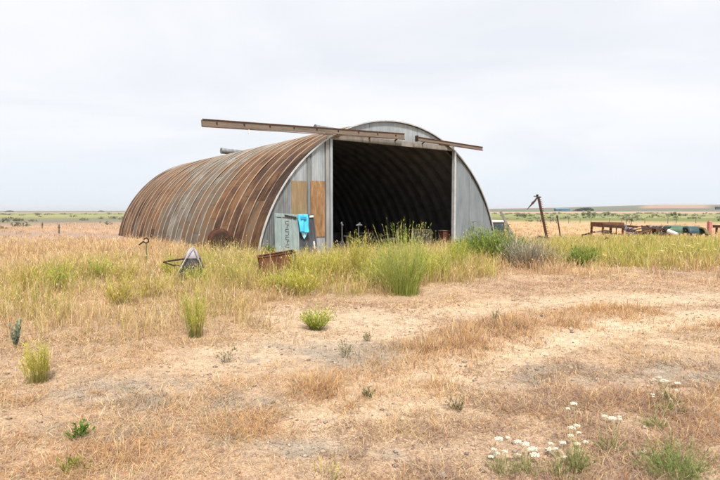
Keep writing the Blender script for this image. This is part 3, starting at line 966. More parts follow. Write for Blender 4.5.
MB().bar((.08, 0.02, 0.02), (.08, 0.02, za - .06), .10, .1).build('trestle_leg', M['wood'], t)
x0, z0 = loc(366, 232, 1.9)
t = hutthing('old_engine', 'dark grimy engine block with a flat top, behind the sloping plank', 'engine', x0 - .1, 1.9)
MB().box((0, 0, z0 - .33), (.50, .42, .44), taper=.92).build('engine_block', M['dark'], t, bevel=.02)
MB().box((0, 0, z0 - .05), (.56, .46, .06)).build('head_plate', M['dark'], t, bevel=.01)
MB().box((0, 0, (z0 - .55) / 2 + .02), (.62, .5, max(z0 - .57, .1))).build('engine_bed', M['rust_dark'], t)
MB().tube([(.0, -.24, z0 - .35), (.0, -.32, z0 - .35)], .16, 18).build('flywheel', M['rust_dark'], t)
MB().tube([(.18, -.05, z0 - .02), (.18, -.05, z0 + .12)], .035, 10).build('stub_pipe', M['rust'], t)
x0, z0 = loc(362, 246, .45)
t = hutthing('white_bucket', 'small dented pale grey pail at the foot of the sloping plank', 'pail', x0, .45)
MB().tube([(0, 0, .0), (0, 0, .3), (0, 0, .31)], [.11, .145, .15], 18).build('pail_body', M['galv_dark'], t, smooth=True)
MB().tube([(-.14, 0, .29), (-.10, 0, .40), (0, 0, .44), (.10, 0, .40), (.14, 0, .29)], .006, 6).build('bail_handle', M['grey_iron'], t)

# crate with bare edge boards
xl, zt = loc(412, 230.5, 1.4)
xr, _ = loc(437, 230.5, 1.4)
t = hutthing('wooden_crate', 'brown sided crate with a pale corner edge and dark front, inside the doorway', 'crate', 0, 0)
xc, _ = loc(420, 230, 1.0)
t.location = hut_world(xc + .42, 1.5, 0); t.rotation_euler = (0, 0, HYAW - .42)
w1, w2 = .92, .70
MB().box((0, 0, zt / 2 + .01), (w1 - .03, w2 - .03, zt - .03)).build('crate_body', M['brown_paint'], t)
MB().box((0, -w2 / 2 + .004, zt / 2), (w1 - .14, .03, zt - .14)).build('front_board', M['dark'], t)
for sx in (-1, 1):
    for sy in (-1, 1):
        MB().box((sx * (w1 / 2 - .02), sy * (w2 / 2 - .02), zt / 2), (.06, .06, zt)).build('corner_post', M['wood_grey'] if sx < 0 else M['wood_dim'], t)
MB().box((0, 0, zt + .016), (w1 + .04, w2 + .04, .03)).build('lid', M['wood_dim'], t)
t2 = hutthing('tool_rod', 'thin iron rod standing on the lid of the brown crate', 'rod', 0, 0)
t2.location = t.matrix_basis @ Vector((.12, .1, zt + .03))
MB().tube([(0, 0, 0), (.02, 0, .2), (.0, 0, .42)], .014, 6).build('rod', M['rust'], t2)
MB().box((0, 0, .02), (.16, .1, .04)).build('foot', M['rust_dark'], t2)
# brown cabinet at the right door post
x0, zt = loc(448.5, 231, .55)
t = hutthing('brown_cabinet', 'upright brown cabinet standing beside the right door post', 'cabinet', x0, .75, 0, -.2)
MB().box((0, 0, zt / 2), (.48, .40, zt)).build('cabinet_body', M['brown_paint'], t, bevel=.006)
MB().box((0, 0, zt + .016), (.52, .44, .03)).build('cabinet_top', M['wood'], t)
MB().box((.0, -.21, zt / 2), (.40, .02, zt - .12)).build('cabinet_door', M['brown_paint'], t)
MB().box((.13, -.23, zt * .62), (.03, .03, .12)).build('handle', M['wood_grey'], t)

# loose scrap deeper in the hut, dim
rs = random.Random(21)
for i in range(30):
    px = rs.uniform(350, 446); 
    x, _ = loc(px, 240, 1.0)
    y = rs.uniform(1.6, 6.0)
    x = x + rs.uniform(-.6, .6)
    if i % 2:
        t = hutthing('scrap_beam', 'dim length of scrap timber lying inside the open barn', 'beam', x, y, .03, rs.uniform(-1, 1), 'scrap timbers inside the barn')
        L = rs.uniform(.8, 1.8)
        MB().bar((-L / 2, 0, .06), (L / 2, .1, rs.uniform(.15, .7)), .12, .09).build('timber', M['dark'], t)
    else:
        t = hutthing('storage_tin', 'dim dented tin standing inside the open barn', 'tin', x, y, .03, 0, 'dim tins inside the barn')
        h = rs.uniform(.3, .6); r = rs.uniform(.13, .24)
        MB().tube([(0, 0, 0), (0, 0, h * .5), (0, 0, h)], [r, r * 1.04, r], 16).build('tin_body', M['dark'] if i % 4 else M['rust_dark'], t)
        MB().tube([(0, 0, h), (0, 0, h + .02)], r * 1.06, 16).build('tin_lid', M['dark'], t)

# ------------------------------------------------------------------ scrap beside the barn, right
# mower cutter bar planted upright with its swath board hanging from the top
B = atd(548, 245, 26.0); B.z = 0.0
T_ = atd(538.3, 197, 26.0)
t = empty('cutter_bar', 'tall rusty mower bar with saw-like guards, standing tilted right of the barn', 'mower bar', (B.x, B.y, 0))
d = T_ - B
mb = MB().bar((0, 0, 0), d, .12, .03, up=(0, 1, 0))
mb.build('bar', M['rust_dark'], t)
side = Vector((1, 0, .2)).normalized()
nG = 26
mb = MB()
for i in range(nG):
    c = d * ((i + .6) / nG)
    mb.add([c + Vector((.03, -.02, -.028)), c + Vector((.03, .02, -.028)), c + Vector((.03, .02, .028)), c + Vector((.03, -.02, .028)), c + Vector((.175, 0, .012))], [(0, 1, 2, 3), (0, 4, 1), (1, 4, 2), (2, 4, 3), (3, 4, 0)])
mb.build('guards', M['rust'], t)
tp = d
E_ = atd(527, 209.5, 25.7) - Vector((B.x, B.y, 0))
mid = tp.lerp(E_, .5)
MB().tube([tp + Vector((-.05, 0, -.02)), tp.lerp(E_, .3), mid + Vector((.0, 0, .01)), tp.lerp(E_, .62), E_.lerp(tp, .15), E_], [.035, .045, .06, .035, .022, .012], 8).build('swath_stick', M['rust_dark'], t)
MB().bar(tp + Vector((-.22, 0, .04)), tp + Vector((.12, 0, .0)), .10, .05).build('inner_shoe', M['grey_iron'], t)
MB().tube([tp + Vector((-.12, -.05, .08)), tp + Vector((-.02, -.05, .09))], .045, 8).build('hinge_pin', M['rust_dark'], t)
MB().box((-.32, 0, .30), (.42, .12, .16), Matrix.Rotation(.2, 3, 'Y')).build('outer_shoe', M['rust_dark'], t)

# weather-beaten stakes and bars
def stake(px, py0, py1, D, dx, label, name='leaning_stake', w=.06, mat='rust_dark'):
    b_ = atd(px + dx, py0, D); b_.z = max(hz(b_.x, b_.y) - .02, -.05)
    p_ = atd(px, py1, D)
    t_ = empty(name, label, 'stake', (b_.x, b_.y, b_.z))
    MB().bar((0, 0, 0), p_ - b_, w, w * .6, up=(0, 1, 0)).build('shaft', M[mat], t_)
    MB().box((p_ - b_) * .7, (w * 1.25, w * .9, .04)).build('wire_staple', M['rust'], t_)
    return t_


stake(557, 243, 215.3, 27, 4.5, 'thin dark stake leaning left, just right of the saw-toothed mower bar')
stake(59, 236, 224.5, 37, 0, 'taller dark fence stake left of the barn, nearer the camera', 'fence_stake', .10, 'wood')
stake(42.3, 230, 222.5, 48, 0, 'thin dark fence stake far left, farther off than its neighbour', 'fence_stake', .11, 'wood')


def iron_bar(px0, py0, px1, py1, D, label, w=.07):
    a_, b_ = atd(px0, py0, D), atd(px1, py1, D)
    t_ = empty('iron_bar', label, 'iron bar', (a_.x, a_.y, 0))
    za_ = a_.z; o_ = Vector((a_.x, a_.y, 0))
    MB().bar(a_ - o_, b_ - o_, w, w).build('bar', M['rust_dark'], t_)
    MB().bar((a_ - o_) + Vector((0, 0, .0)), Vector((.06, .05, -.03)), w * .8).build('support', M['rust_dark'], t_)
    MB().box(b_ - o_, (w * 1.8, w * 1.4, w * 1.4)).build('lug', M['rust'], t_)


iron_bar(582, 235, 589.5, 233.5, 26, 'short dark iron bar propped level in the grass left of the trailer frame')
iron_bar(601.5, 241.5, 607, 238, 22, 'short dark iron bar sloping up from the yellow grass below the trailer frame', .05)
iron_bar(584, 238, 593, 241, 25, 'thin iron bar sloping down to the right in the grass left of the trailer frame', .04)

# rusty trailer bed with its drawbar
D0 = 31.0
P0 = atd(602.5, 232, D0)
P1 = atd(625, 232, D0)
D0 = 31.0
t = empty('trailer_frame', 'rusty open-sided trailer bed with a thick brown rim, standing in yellow grass', 'trailer', (P0.x, P0.y, 0), .08)
Lw = (P1 - P0).length
zt = atd(610, 222.3, D0).z; zb_ = atd(610, 233, D0).z
MB().box((Lw / 2, .7, zt - .15), (Lw + .02, 1.4, .28)).build('bed', M['rust'], t, bevel=.02)
MB().bar((-.01, -.03, zt - .2), (Lw + .02, -.03, zt - .3), .05, .16).build('side_rim', M['rust_dark'], t)
for (x, y) in ((.05, .05), (Lw - .04, .05), (.05, 1.35), (Lw - .04, 1.35)):
    MB().bar((x, y, 0), (x, y, zt - .295), .11, .09).build('leg', M['rust'], t)
for x in (Lw * .36, Lw * .66):
    MB().bar((x, .05, zb_ - .05), (x, .05, zt - .295), .04, .04).build('strut', M['rust_dark'], t)
MB().bar((-.02, .0, zb_), (Lw * .85, .0, zb_ - .08), .06, .07).build('bottom_rail', M['rust_dark'], t)
MB().bar((.0, 1.4, zb_), (Lw, 1.4, zb_), .06, .07).build('bottom_rail', M['rust_dark'], t)
MB().bar((.1, .7, zb_ + .03), (Lw * .6, .8, zb_ + .12), .5, .05).build('pale_board', M['white'], t)
q = atd(643, 228, D0) - Vector((P0.x, P0.y, 0))
MB().bar((Lw, .5, zt - .2), (q.x, .4, q.z + .05), .10, .12).build('drawbar', M['rust_dark'], t)
MB().box((Lw + .22, .42, zt - .26), (.3, .3, .26)).build('gear_box', M['galv_dark'], t, bevel=.02)
MB().bar((q.x - .55, .42, 0), (q.x - .55, .42, q.z), .05, .05).build('jack_leg', M['rust_dark'], t)
pts = [Vector((Lw + .55 + .16 * math.cos(a), .42, zt - .02 + .19 * math.sin(a))) for a in np.linspace(-.9, 3.6, 16)]
MB().tube(pts, .018, 6).build('hand_hoop', M['rust_dark'], t)

# heap of scrap: each bar and sheet its own thing
rs = random.Random(4)
c0 = atd(650, 234, 31.0); c0.z = 0
for i in range(15):
    x = c0.x + rs.uniform(-1.0, .85); y = c0.y + rs.uniform(-.4, .7)
    t = empty('scrap_bar', 'dark bent rusty bar in the scrap heap right of the trailer frame', 'scrap bar', (x, y, 0), rs.uniform(-.5, .5), 'bars of the scrap heap')
    L = rs.uniform(.7, 1.5)
    z1, z2 = rs.uniform(.05, .45), rs.uniform(.3, .78)
    if rs.random() < .5: z1, z2 = z2, z1
    MB().tube([(-L / 2, 0, z1), (-L * .1, .05, (z1 + z2) / 2 + rs.uniform(-.1, .12)), (L / 2, 0, z2)], rs.uniform(.025, .055), 6).build('bar', M['rust_dark'] if i % 3 else M['rust'], t)
for i in range(6):
    x = c0.x + rs.uniform(-.9, .7); y = c0.y + rs.uniform(-.2, .8)
    t = empty('scrap_sheet', 'crumpled rusty sheet in the scrap heap right of the trailer frame', 'scrap sheet', (x, y, 0), rs.uniform(-.6, .6), 'sheets of the scrap heap')
    vs, fs = [], []
    for j in range(6):
        for k in range(5):
            vs.append(((k - 2) * .2, (j - 2.5) * .12 + rs.uniform(-.03, .03), .22 + j * .1 + rs.uniform(-.07, .07)))
    for j in range(5):
        for k in range(4):
            a = j * 5 + k; fs.append((a, a + 1, a + 6, a + 5))
    o = MB().add(vs, fs).build('sheet', M['rust_dark'] if i % 3 else M['dust'], t)
    s = o.modifiers.new('thick', 'SOLIDIFY'); s.thickness = .012
    MB().bar((0, .05, 0), (0, .1, .4), .06).build('prop', M['rust_dark'], t)
a_, b_ = atd(668, 231, 30.3), atd(677.5, 234.5, 29.8)
t = empty('white_pipe', 'short fat white pipe with a black mouth, sloping down at the scrap heap', 'pipe', (a_.x, a_.y, 0))
o_ = Vector((a_.x, a_.y, 0)); dd = (b_ - a_)
MB().tube([a_ - o_, b_ - o_], [.12, .10], 16).build('pipe_body', M['white'], t, smooth=False)
MB().tube([a_ - o_ - dd * .26, a_ - o_ - dd * .01], [.155, .145], 16).build('collar', M['dark'], t)
MB().bar(b_ - o_ + Vector((0, 0, -.1)), (b_.x - a_.x, b_.y - a_.y, 0), .10).build('cradle', M['rust_dark'], t)


def car_panel(name, label, px0, px1, pyt, pyb, D, mat, rz=0.0, skew=0.0):
    """a car body pressing lying in the grass: crowned, tapering, with turned-down edges"""
    a_, b_ = atd(px0, pyb, D), atd(px1, pyb, D)
    top = atd(px0, pyt, D).z
    L = (b_ - a_).length
    t_ = empty(name, label, 'car panel', (a_.x, a_.y, 0), rz)
    vs, fs = [], []
    nu, nv = 14, 10
    for j in range(nv + 1):
        v = j / nv
        for i in range(nu + 1):
            u = i / nu
            w_ = 1.15 * (1 - .25 * u * u)
            prof_ = 1 - abs(2 * v - 1) ** 3.2
            zc_ = top * (1 - .12 * u ** 2 - skew * u) * (0.35 + .65 * prof_) * (1 if 0 < i < nu else .78)
            vs.append((u * L, (v - .1) * w_, zc_ + .015 * math.sin(u * 9 + v * 5)))
    for j in range(nv):
        for i in range(nu):
            a = j * (nu + 1) + i
            fs.append((a, a + 1, a + nu + 2, a + nu + 1))
    o_ = MB().add(vs, fs).build('skin', mat, t_, smooth=True)
    s_ = o_.modifiers.new('thick', 'SOLIDIFY'); s_.thickness = .02
    for x in (.15, L - .15):
        for y in (0, .8):
            MB().bar((x, y, 0), (x, y, top * .4), .08).build('inner_brace', M['rust_dark'], t_)
    MB().tube([(.1, -.12, top * .36), (L / 2, -.135, top * .37), (L - .1, -.12, top * .34)], .022, 6).build('rolled_edge', mat, t_)
    return t_


car_panel('car_hood', 'faded green car bonnet lying in the grass beyond the white pipe', 669, 690, 225.3, 234, 33, M['hood_green'])
car_panel('car_hood', 'dark teal-blue car body shell lying right of the green bonnet', 688.5, 708, 226.3, 235, 32.4, M['hood_blue'])
car_panel('car_fender', 'small olive fender at the right end of the teal car shell', 704.5, 710.5, 227, 236, 31.9, M['hood_olive'], 0, .3)
car_panel('car_fender', 'grey-green pressed panel behind the dark scrap heap', 651, 672, 225.4, 232, 34, M['galv_dark'])
p = atd(709.5, 226.5, 34)
t = empty('red_can', 'faded pinkish red fuel can behind the olive fender', 'fuel can', (p.x, p.y, 0), .3)
MB().box((0, 0, .55), (.24, .2, .8)).build('can_body', M['red'], t, bevel=.03)
MB().tube([(-.08, 0, .95), (-.08, 0, 1.02)], .04, 10).build('spout', M['red'], t)
MB().bar((-.02, 0, .99), (.12, 0, .99), .03).build('handle', M['red'], t)
p = atd(713.5, 228, 36)
t = empty('rusty_girder', 'dark rusty girder on posts at the right edge beyond the car panels', 'girder', (p.x, p.y, 0), -.15)
zt = atd(715, 225, 36).z
MB().bar((0, 0, zt - .1), (3.2, 0, zt - .12), .25, .16).build('beam', M['rust_dark'], t)
MB().bar((0.0, 0, zt - .01), (3.2, 0, zt - .03), .32, .02).build('top_flange', M['rust'], t)
for x in (.2, 1.6, 3.0):
    MB().bar((x, 0, 0), (x, 0, zt - .185), .12, .1).build('post', M['rust_dark'], t)

# white camper shell and leaning boards just beyond the barn's right corner
p = atd(492, 224, 33)
t = empty('camper_shell', 'low white-topped trailer box with dark sides, half hidden at the right corner of the barn', 'trailer', (p.x, p.y, 0), .2)
zt = atd(495, 220.2, 33).z
MB().box((.42, .8, zt * .5), (.9, 1.6, zt * .72)).build('box_side', M['dark_panel'], t, bevel=.03)
MB().box((.40, .8, zt - .08), (1.0, 1.7, .13)).build('roof', M['white'], t, bevel=.04)
MB().box((.42, -.012, zt * .58), (.5, .03, .2)).build('window', M['hood_blue'], t)
for i, (xa, ya, xb, yb, D, lab) in enumerate(((514, 236, 500.5, 211.5, 27, 'longer grey board leaning left, by the right corner of the barn'), (509, 236, 504.5, 217, 26.5, 'shorter upright grey board beside the long leaning board'))):
    a_, b_ = atd(xa, ya, D), atd(xb, yb, D)
    t = empty('leaning_board', lab, 'board', (a_.x, a_.y, 0))
    o_ = Vector((a_.x, a_.y, 0))
    MB().bar((0.1, 0, 0), b_ - o_, .13 - .04 * i, .04, up=(0, 1, 0)).build('plank', M['wood_grey'], t)
    MB().bar((b_ - o_) * .55 + Vector((-.12, -.05, 0)), (b_ - o_) * .55 + Vector((.18, -.05, .06)), .06, .03).build('cleat', M['wood'], t)
# ------------------------------------------------------------------ vegetation: blades as arrays


def blades(P, h, w, az, lean, curl, c0, c1, head=0.0):
    """P (n,3) roots, h heights, w widths, az heading, lean (0 upright .. 1 flat), curl droop at the tip;
    colours c0 root, c1 tip. Five vertices, three triangles a blade."""
    n = len(P)
    dirx, diry = np.cos(az), np.sin(az)
    a = lean * math.pi / 2
    m = np.stack([dirx * np.sin(a), diry * np.sin(a), np.cos(a)], 1)
    a2 = np.clip((lean + curl), 0, 1.35) * math.pi / 2
    m2 = np.stack([dirx * np.sin(a2), diry * np.sin(a2), np.cos(a2)], 1)
    mid = P + m * (h * 0.55)[:, None]
    tip = mid + m2 * (h * 0.45)[:, None]
    fa = az + np.pi / 2 + RNG.normal(0, .6, n)
    s = np.stack([np.cos(fa), np.sin(fa), np.zeros(n)], 1) * (w / 2)[:, None]
    V = np.empty((n, 5, 3), np.float32)
    V[:, 0] = P - s; V[:, 1] = P + s; V[:, 2] = mid - s * (0.8 + head); V[:, 3] = mid + s * (0.8 + head); V[:, 4] = tip
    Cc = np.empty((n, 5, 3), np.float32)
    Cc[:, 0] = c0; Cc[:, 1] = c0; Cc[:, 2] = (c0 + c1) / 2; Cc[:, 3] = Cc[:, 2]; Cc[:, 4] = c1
    b = np.arange(n)[:, None] * 5
    T = np.concatenate([b + [0, 1, 3], b + [0, 3, 2], b + [2, 3, 4]], 1).reshape(-1, 3)
    return V.reshape(-1, 3), T, Cc.reshape(-1, 3)


class Field:
    def __init__(self):
        self.V, self.T, self.C, self.n = [], [], [], 0

    def add(self, V, T, Cc):
        self.V.append(V); self.T.append(T + self.n); self.C.append(Cc); self.n += len(V)

    def build(self, name, mat, parent=None):
        return np_mesh(name, np.vstack(self.V), np.vstack(self.T), mat, np.vstack(self.C), parent)


def scatter(n, r0, r1, amax=50, power=1.0):
    """points seen from the camera's place outwards: density falls with distance"""
    u = RNG.random(n)
    if power == 1.0:
        r = r0 * (r1 / r0) ** u
    else:
        r = (r0 ** power + u * (r1 ** power - r0 ** power)) ** (1 / power)
    a = np.radians(RNG.uniform(-amax, amax, n))
    return r * np.sin(a), r * np.cos(a)


def outside_hut(x, y, margin=0.0):
    hx = (x - HO.x) * RI.x + (y - HO.y) * RI.y
    hy = (x - HO.x) * AX.x + (y - HO.y) * AX.y
    return ~((np.abs(hx) < 6.2 + margin) & (hy > -0.05 - margin) & (hy < HL + margin))


STRAW = C(0.63, 0.44, 0.235); PALE = C(0.74, 0.57, 0.35); ORANGE = C(0.60, 0.36, 0.17)
PINK = C(0.54, 0.355, 0.26); BROWN = C(0.27, 0.16, 0.095); GREYG = C(0.40, 0.34, 0.26)
MAUVE = C(0.36, 0.245, 0.195); OLIVE = C(0.50, 0.42, 0.13); YGREEN = C(0.50, 0.46, 0.10); GREEN = C(0.27, 0.32, 0.075)


def zones(x, y):
    px, py = project(x, y)
    z = {}
    # golden strip between the two wheel tracks
    z['gold'] = 1 - sstep(.35, .95, seg_dist(x, y, STRIP) + (fbm(x * 1.7, y * 1.7, 35) - .5) * .6)
    z['gold'] = np.maximum(z['gold'], ell(px, py, 690, 325, 60, 8))
    # tall straw and yellow weeds on the left
    z['tall_left'] = np.maximum(ell(px, py, 90, 294, 195, 48), ell(px, py, 215, 302, 90, 36))
    z['ygreen_left'] = np.maximum.reduce([ell(px, py, 60, 285, 70, 20), ell(px, py, 110, 272, 50, 14), ell(px, py, 170, 305, 70, 24), ell(px, py, 30, 305, 60, 20), ell(px, py, 200, 268, 50, 12)])
    # greenish yellow belt in front of the barn and on to the right
    z['belt'] = np.maximum.reduce([ell(px, py, 350, 279, 90, 17), ell(px, py, 430, 272, 60, 15), ell(px, py, 235, 275, 50, 15)])
    z['right_belt'] = np.maximum(ell(px, py, 660, 254, 125, 15), ell(px, py, 560, 256, 70, 10))
    z['mauve'] = np.maximum(ell(px, py, 610, 285, 140, 12), ell(px, py, 520, 288, 60, 10))
    z['orange'] = np.maximum.reduce([ell(px, py, 120, 445, 120, 22), ell(px, py, 250, 425, 60, 16), ell(px, py, 640, 400, 90, 22), ell(px, py, 530, 425, 50, 16), ell(px, py, 60, 395, 90, 12), ell(px, py, 690, 430, 60, 25), ell(px, py, 30, 465, 60, 15)])
    z['px'], z['py'] = px, py
    return z


def pick(base, alts, n):
    """per-blade colour: base array (n,3) replaced towards alternatives by probability arrays"""
    c = base.copy()
    for colr, p in alts:
        k = RNG.random(n) < p
        c[k] = colr
    j = RNG.normal(1, .16, (n, 1)).clip(.6, 1.45)
    return c * j * RNG.normal(1, .04, (n, 3))


grass = Field()


def litter_and_turf():
    # 1. flattened litter and short cured grass everywhere
    x, y = scatter(950000, 2.2, 30, 46, 0.45)
    keep = outside_hut(x, y, -.05)
    x, y = x[keep], y[keep]
    D = np.hypot(x, y)
    b = bare_mask(x, y); g = grey_mask(x, y)
    clump = fbm(x * 2.3, y * 2.3, 91, 3)
    fine = fbm(x * 7, y * 7, 92, 2)
    dens = (0.52 + 1.1 * sstep(0.36, 0.62, clump)) * (0.45 + .8 * fine) * (1 - .84 * b) * (1 - .5 * g)
    k = RNG.random(len(x)) < dens
    x, y, D, b, g, clump = x[k], y[k], D[k], b[k], g[k], clump[k]
    n = len(x)
    z = zones(x, y)
    big = fbm(x * .6, y * .6, 93, 3)
    base = np.zeros((n, 3)) + STRAW
    c = pick(base, [(PINK, .34 + .35 * z['mauve']), (PALE, .34 + .2 * b), (ORANGE, .14 + .42 * z['orange'] + .45 * z['gold']), (MAUVE, (.12 + .38 * sstep(.5, .66, big)) * (1 - .85 * z['gold'])), (BROWN, .14 * sstep(.4, .6, big) + .05), (GREYG, .10 + .5 * g), (OLIVE, .10 * z['tall_left'] + .10 * z['belt'])], n)
    hh = RNG.gamma(3, .0165, n) * (0.55 + .8 * sstep(.35, .7, clump)) * (1 - .4 * b) + .02
    hh *= 1 + .7 * z['gold'] + .5 * z['orange'] + .6 * z['tall_left']
    lean = np.clip(RNG.beta(3.6, 1.25, n) - .3 * z['gold'], .05, .98)
    w = np.clip(0.0011 + 0.00058 * D, .0018, .016) * RNG.uniform(.7, 1.35, n)
    P = np.stack([x, y, height(x, y) - .004], 1)
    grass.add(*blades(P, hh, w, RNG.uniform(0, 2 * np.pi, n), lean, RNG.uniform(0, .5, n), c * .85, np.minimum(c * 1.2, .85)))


def tufts(count, r0, r1, dens_fn, per, hmean, spread, palette, lean_mu=.22, curl=(.1, .6), amax=46, wmul=1.0, power=.8, head=0.0, seed=0.0):
    """clumped grass: each tuft is a spray of blades about one root"""
    x, y = scatter(count, r0, r1, amax, power)
    k = outside_hut(x, y, .05)
    x, y = x[k], y[k]
    z = zones(x, y)
    k = RNG.random(len(x)) < dens_fn(x, y, z)
    x, y = x[k], y[k]
    z = {q: v[k] for q, v in z.items()}
    n0 = len(x)
    th = hmean(x, y, z) * RNG.uniform(.65, 1.3, n0)
    tone = RNG.normal(1, .13, n0).clip(.7, 1.35)
    idx = np.repeat(np.arange(n0), RNG.poisson(per, n0) + 2)
    n = len(idx)
    ra = RNG.uniform(0, 2 * np.pi, n)
    rr = np.sqrt(RNG.random(n)) * spread
    X, Y = x[idx] + np.cos(ra) * rr, y[idx] + np.sin(ra) * rr
    D = np.hypot(X, Y)
    c = palette({q: v[idx] for q, v in z.items()}, X, Y, n) * tone[idx][:, None]
    lean = np.clip(np.abs(RNG.normal(lean_mu, .16, n)) * (.5 + rr / spread), 0, .9)
    w = np.clip(0.0011 + 0.00055 * D, .0018, .02) * RNG.uniform(.7, 1.3, n) * wmul
    hh = th[idx] * RNG.uniform(.5, 1.15, n)
    P = np.stack([X, Y, height(X, Y) - .005], 1)
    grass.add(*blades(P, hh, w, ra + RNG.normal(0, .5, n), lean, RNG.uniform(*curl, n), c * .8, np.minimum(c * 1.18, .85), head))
    if seed:
        V = grass.V[-1].reshape(-1, 5, 3)[:, 4]
        k = RNG.random(n) < seed
        m = int(k.sum())
        sc_ = np.where(RNG.random((m, 1)) < .6, PALE, STRAW) * RNG.normal(1, .12, (m, 1))
        for q in range(2):
            grass.add(*blades(V[k] - [0, 0, .02 + .02 * q], RNG.uniform(.03, .065, m), w[k] * RNG.uniform(1.0, 1.7, m), RNG.uniform(0, 6.28, m), RNG.uniform(.15, .8, m), RNG.uniform(.1, .5, m), sc_, sc_, .5))


litter_and_turf()


def pal_cured(z, X, Y, n):
    return pick(np.zeros((n, 3)) + STRAW, [(PALE, .3), (PINK, .25 + .5 * z['mauve']), (ORANGE, .12 + .4 * z['gold'] + .38 * z['orange']), (MAUVE, .12 * (1 - .9 * z['gold'])), (STRAW, .35 * z['gold']), (BROWN, .07), (OLIVE, .18 * z['tall_left'] + .2 * z['belt'])], n)


def pal_left(z, X, Y, n):
    yg = z['ygreen_left'] * (0.35 + .65 * sstep(.4, .6, fbm(X * .7, Y * .7, 61, 3)))
    return pick(np.zeros((n, 3)) + STRAW * C(1, 1.02, 1), [(PALE, .36), (ORANGE, .17), (PINK, .12), (OLIVE, .10 + .38 * yg), (YGREEN, .05 + .45 * yg), (GREEN, .18 * yg), (BROWN, .04)], n)


def pal_right(z, X, Y, n):
    q = sstep(.35, .6, fbm(X * .4, Y * .7, 62, 3))
    return pick(np.zeros((n, 3)) + OLIVE, [(YGREEN, .3 + .3 * q), (GREEN, .10 + .16 * q), (STRAW, .2 - .15 * q), (PALE, .04)], n)


def notbare(x, y, s=.9):
    return 1 - s * bare_mask(x, y)


# cured grass in clumps, near
tufts(8000, 2.4, 16, lambda x, y, z: notbare(x, y, .97) * (1 - .6 * grey_mask(x, y)) * np.clip(sstep(.48, .7, fbm(x * 1.5, y * 1.5, 63, 3)) * .55 + .8 * z['gold'] + .35 * z['orange'] + .3 * z['mauve'], 0, 1),
      17, lambda x, y, z: .042 + .062 * z['gold'] + .018 * z['orange'] + .02 * z['mauve'], .09, pal_cured, .48, (.1, .8), wmul=.85)
# tall straw and weeds, left and in front of the barn
tufts(21000, 5.5, 32, lambda x, y, z: notbare(x, y, .98) * np.clip(z['tall_left'] * (.16 + .95 * sstep(.38, .6, fbm(x * .8, y * .8, 64, 3))) + .8 * z['belt'], 0, 1),
      9, lambda x, y, z: .36 + .16 * z['ygreen_left'] + .16 * z['belt'], .11, pal_left, .2, (.0, .6), power=1.2, head=.1, seed=.16, wmul=.85)
# belt before the barn, taller and yellower
tufts(5200, 8, 22, lambda x, y, z: notbare(x, y, 1) * np.clip(z['belt'] * 1.25 * sstep(.3, .52, fbm(x * 1.1, y * 1.1, 73, 3)), 0, 1),
      12, lambda x, y, z: .38 + .5 * fbm(x * .9, y * .9, 71, 3), .13, lambda z, X, Y, n: pick(np.zeros((n, 3)) + YGREEN, [(OLIVE, .35), (STRAW, .22), (GREEN, .10), (PALE, .06)], n), .18, (.0, .5), amax=25, power=1.2, head=.15, seed=.10, wmul=.85)
# olive meadow on the right
tufts(22000, 12, 30, lambda x, y, z: notbare(x, y, 1) * np.clip(z['right_belt'] * 1.2, 0, 1) * (x > 4.2),
      11, lambda x, y, z: .44 + .12 * z['right_belt'], .16, pal_right, .16, (.0, .5), power=1.5, head=.2, amax=48, seed=.05)
# straw field, farther out, all round the barn
tufts(26000, 14, 75, lambda x, y, z: .15 + .85 * sstep(.36, .58, fbm(x * .25, y * .25, 65, 3)) * (1 - sstep(38, 70, np.hypot(x, y))) * (1 - .9 * sstep(25, 31, np.hypot(x, y)) * (1 - sstep(-14, -9, x))),
      8, lambda x, y, z: .24 + .36 * fbm(x * .7, y * .7, 72, 3) - .16 * sstep(24, 40, np.hypot(x, y)), .22,
      lambda z, X, Y, n: pick(np.zeros((n, 3)) + STRAW * C(1.03, .97, .95), [(PALE, .45), (PINK, .28), (ORANGE, .08), (OLIVE, .07 + .5 * z['right_belt'])], n), .24, (0, .6), amax=52, power=1.1, head=.2, seed=.12)
o = grass.build('dry_grass', M['grass'])
tag(o, 'cured straw coloured grass and yellow weeds covering the ground around the barn', None, None, 'stuff')

# small stones and clods on the bare soil
x, y = scatter(16000, 2.3, 14, 46, .6)
k = (RNG.random(len(x)) < .12 + .5 * bare_mask(x, y) + .6 * grey_mask(x, y)) & outside_hut(x, y)
x, y = x[k], y[k]
n = len(x)
oc = np.array([(1, 0, 0), (0, 1, 0), (-1, 0, 0), (0, -1, 0), (0, 0, 1), (0, 0, -1)], float)
ot = np.array([(0, 1, 4), (1, 2, 4), (2, 3, 4), (3, 0, 4), (1, 0, 5), (2, 1, 5), (3, 2, 5), (0, 3, 5)])
sz = RNG.gamma(2.0, .0042, n) + .003
sv = sz[:, None, None] * oc[None] * RNG.uniform(.55, 1.3, (n, 6, 1)) * np.array([1, 1, .6])
ra = RNG.uniform(0, 6.28, n)
rx_ = sv[..., 0] * np.cos(ra)[:, None] - sv[..., 1] * np.sin(ra)[:, None]
ry_ = sv[..., 0] * np.sin(ra)[:, None] + sv[..., 1] * np.cos(ra)[:, None]
sv = np.stack([rx_ + x[:, None], ry_ + y[:, None], sv[..., 2] + height(x, y)[:, None] + sz[:, None] * .25], -1)
pc = np.array([C(.34, .26, .19), C(.27, .22, .18), C(.42, .34, .26), C(.20, .15, .12)])[RNG.integers(0, 4, n)]
o = np_mesh('pebbles', sv.reshape(-1, 3), (np.arange(n)[:, None, None] * 6 + ot[None]).reshape(-1, 3), M['twig'], np.repeat(pc, 6, 0))
tag(o, 'small stones and clods scattered over the bare soil and wheel tracks', None, None, 'stuff')

# far-off scrub in the fields: too small and too many to tell apart
scr = Field()


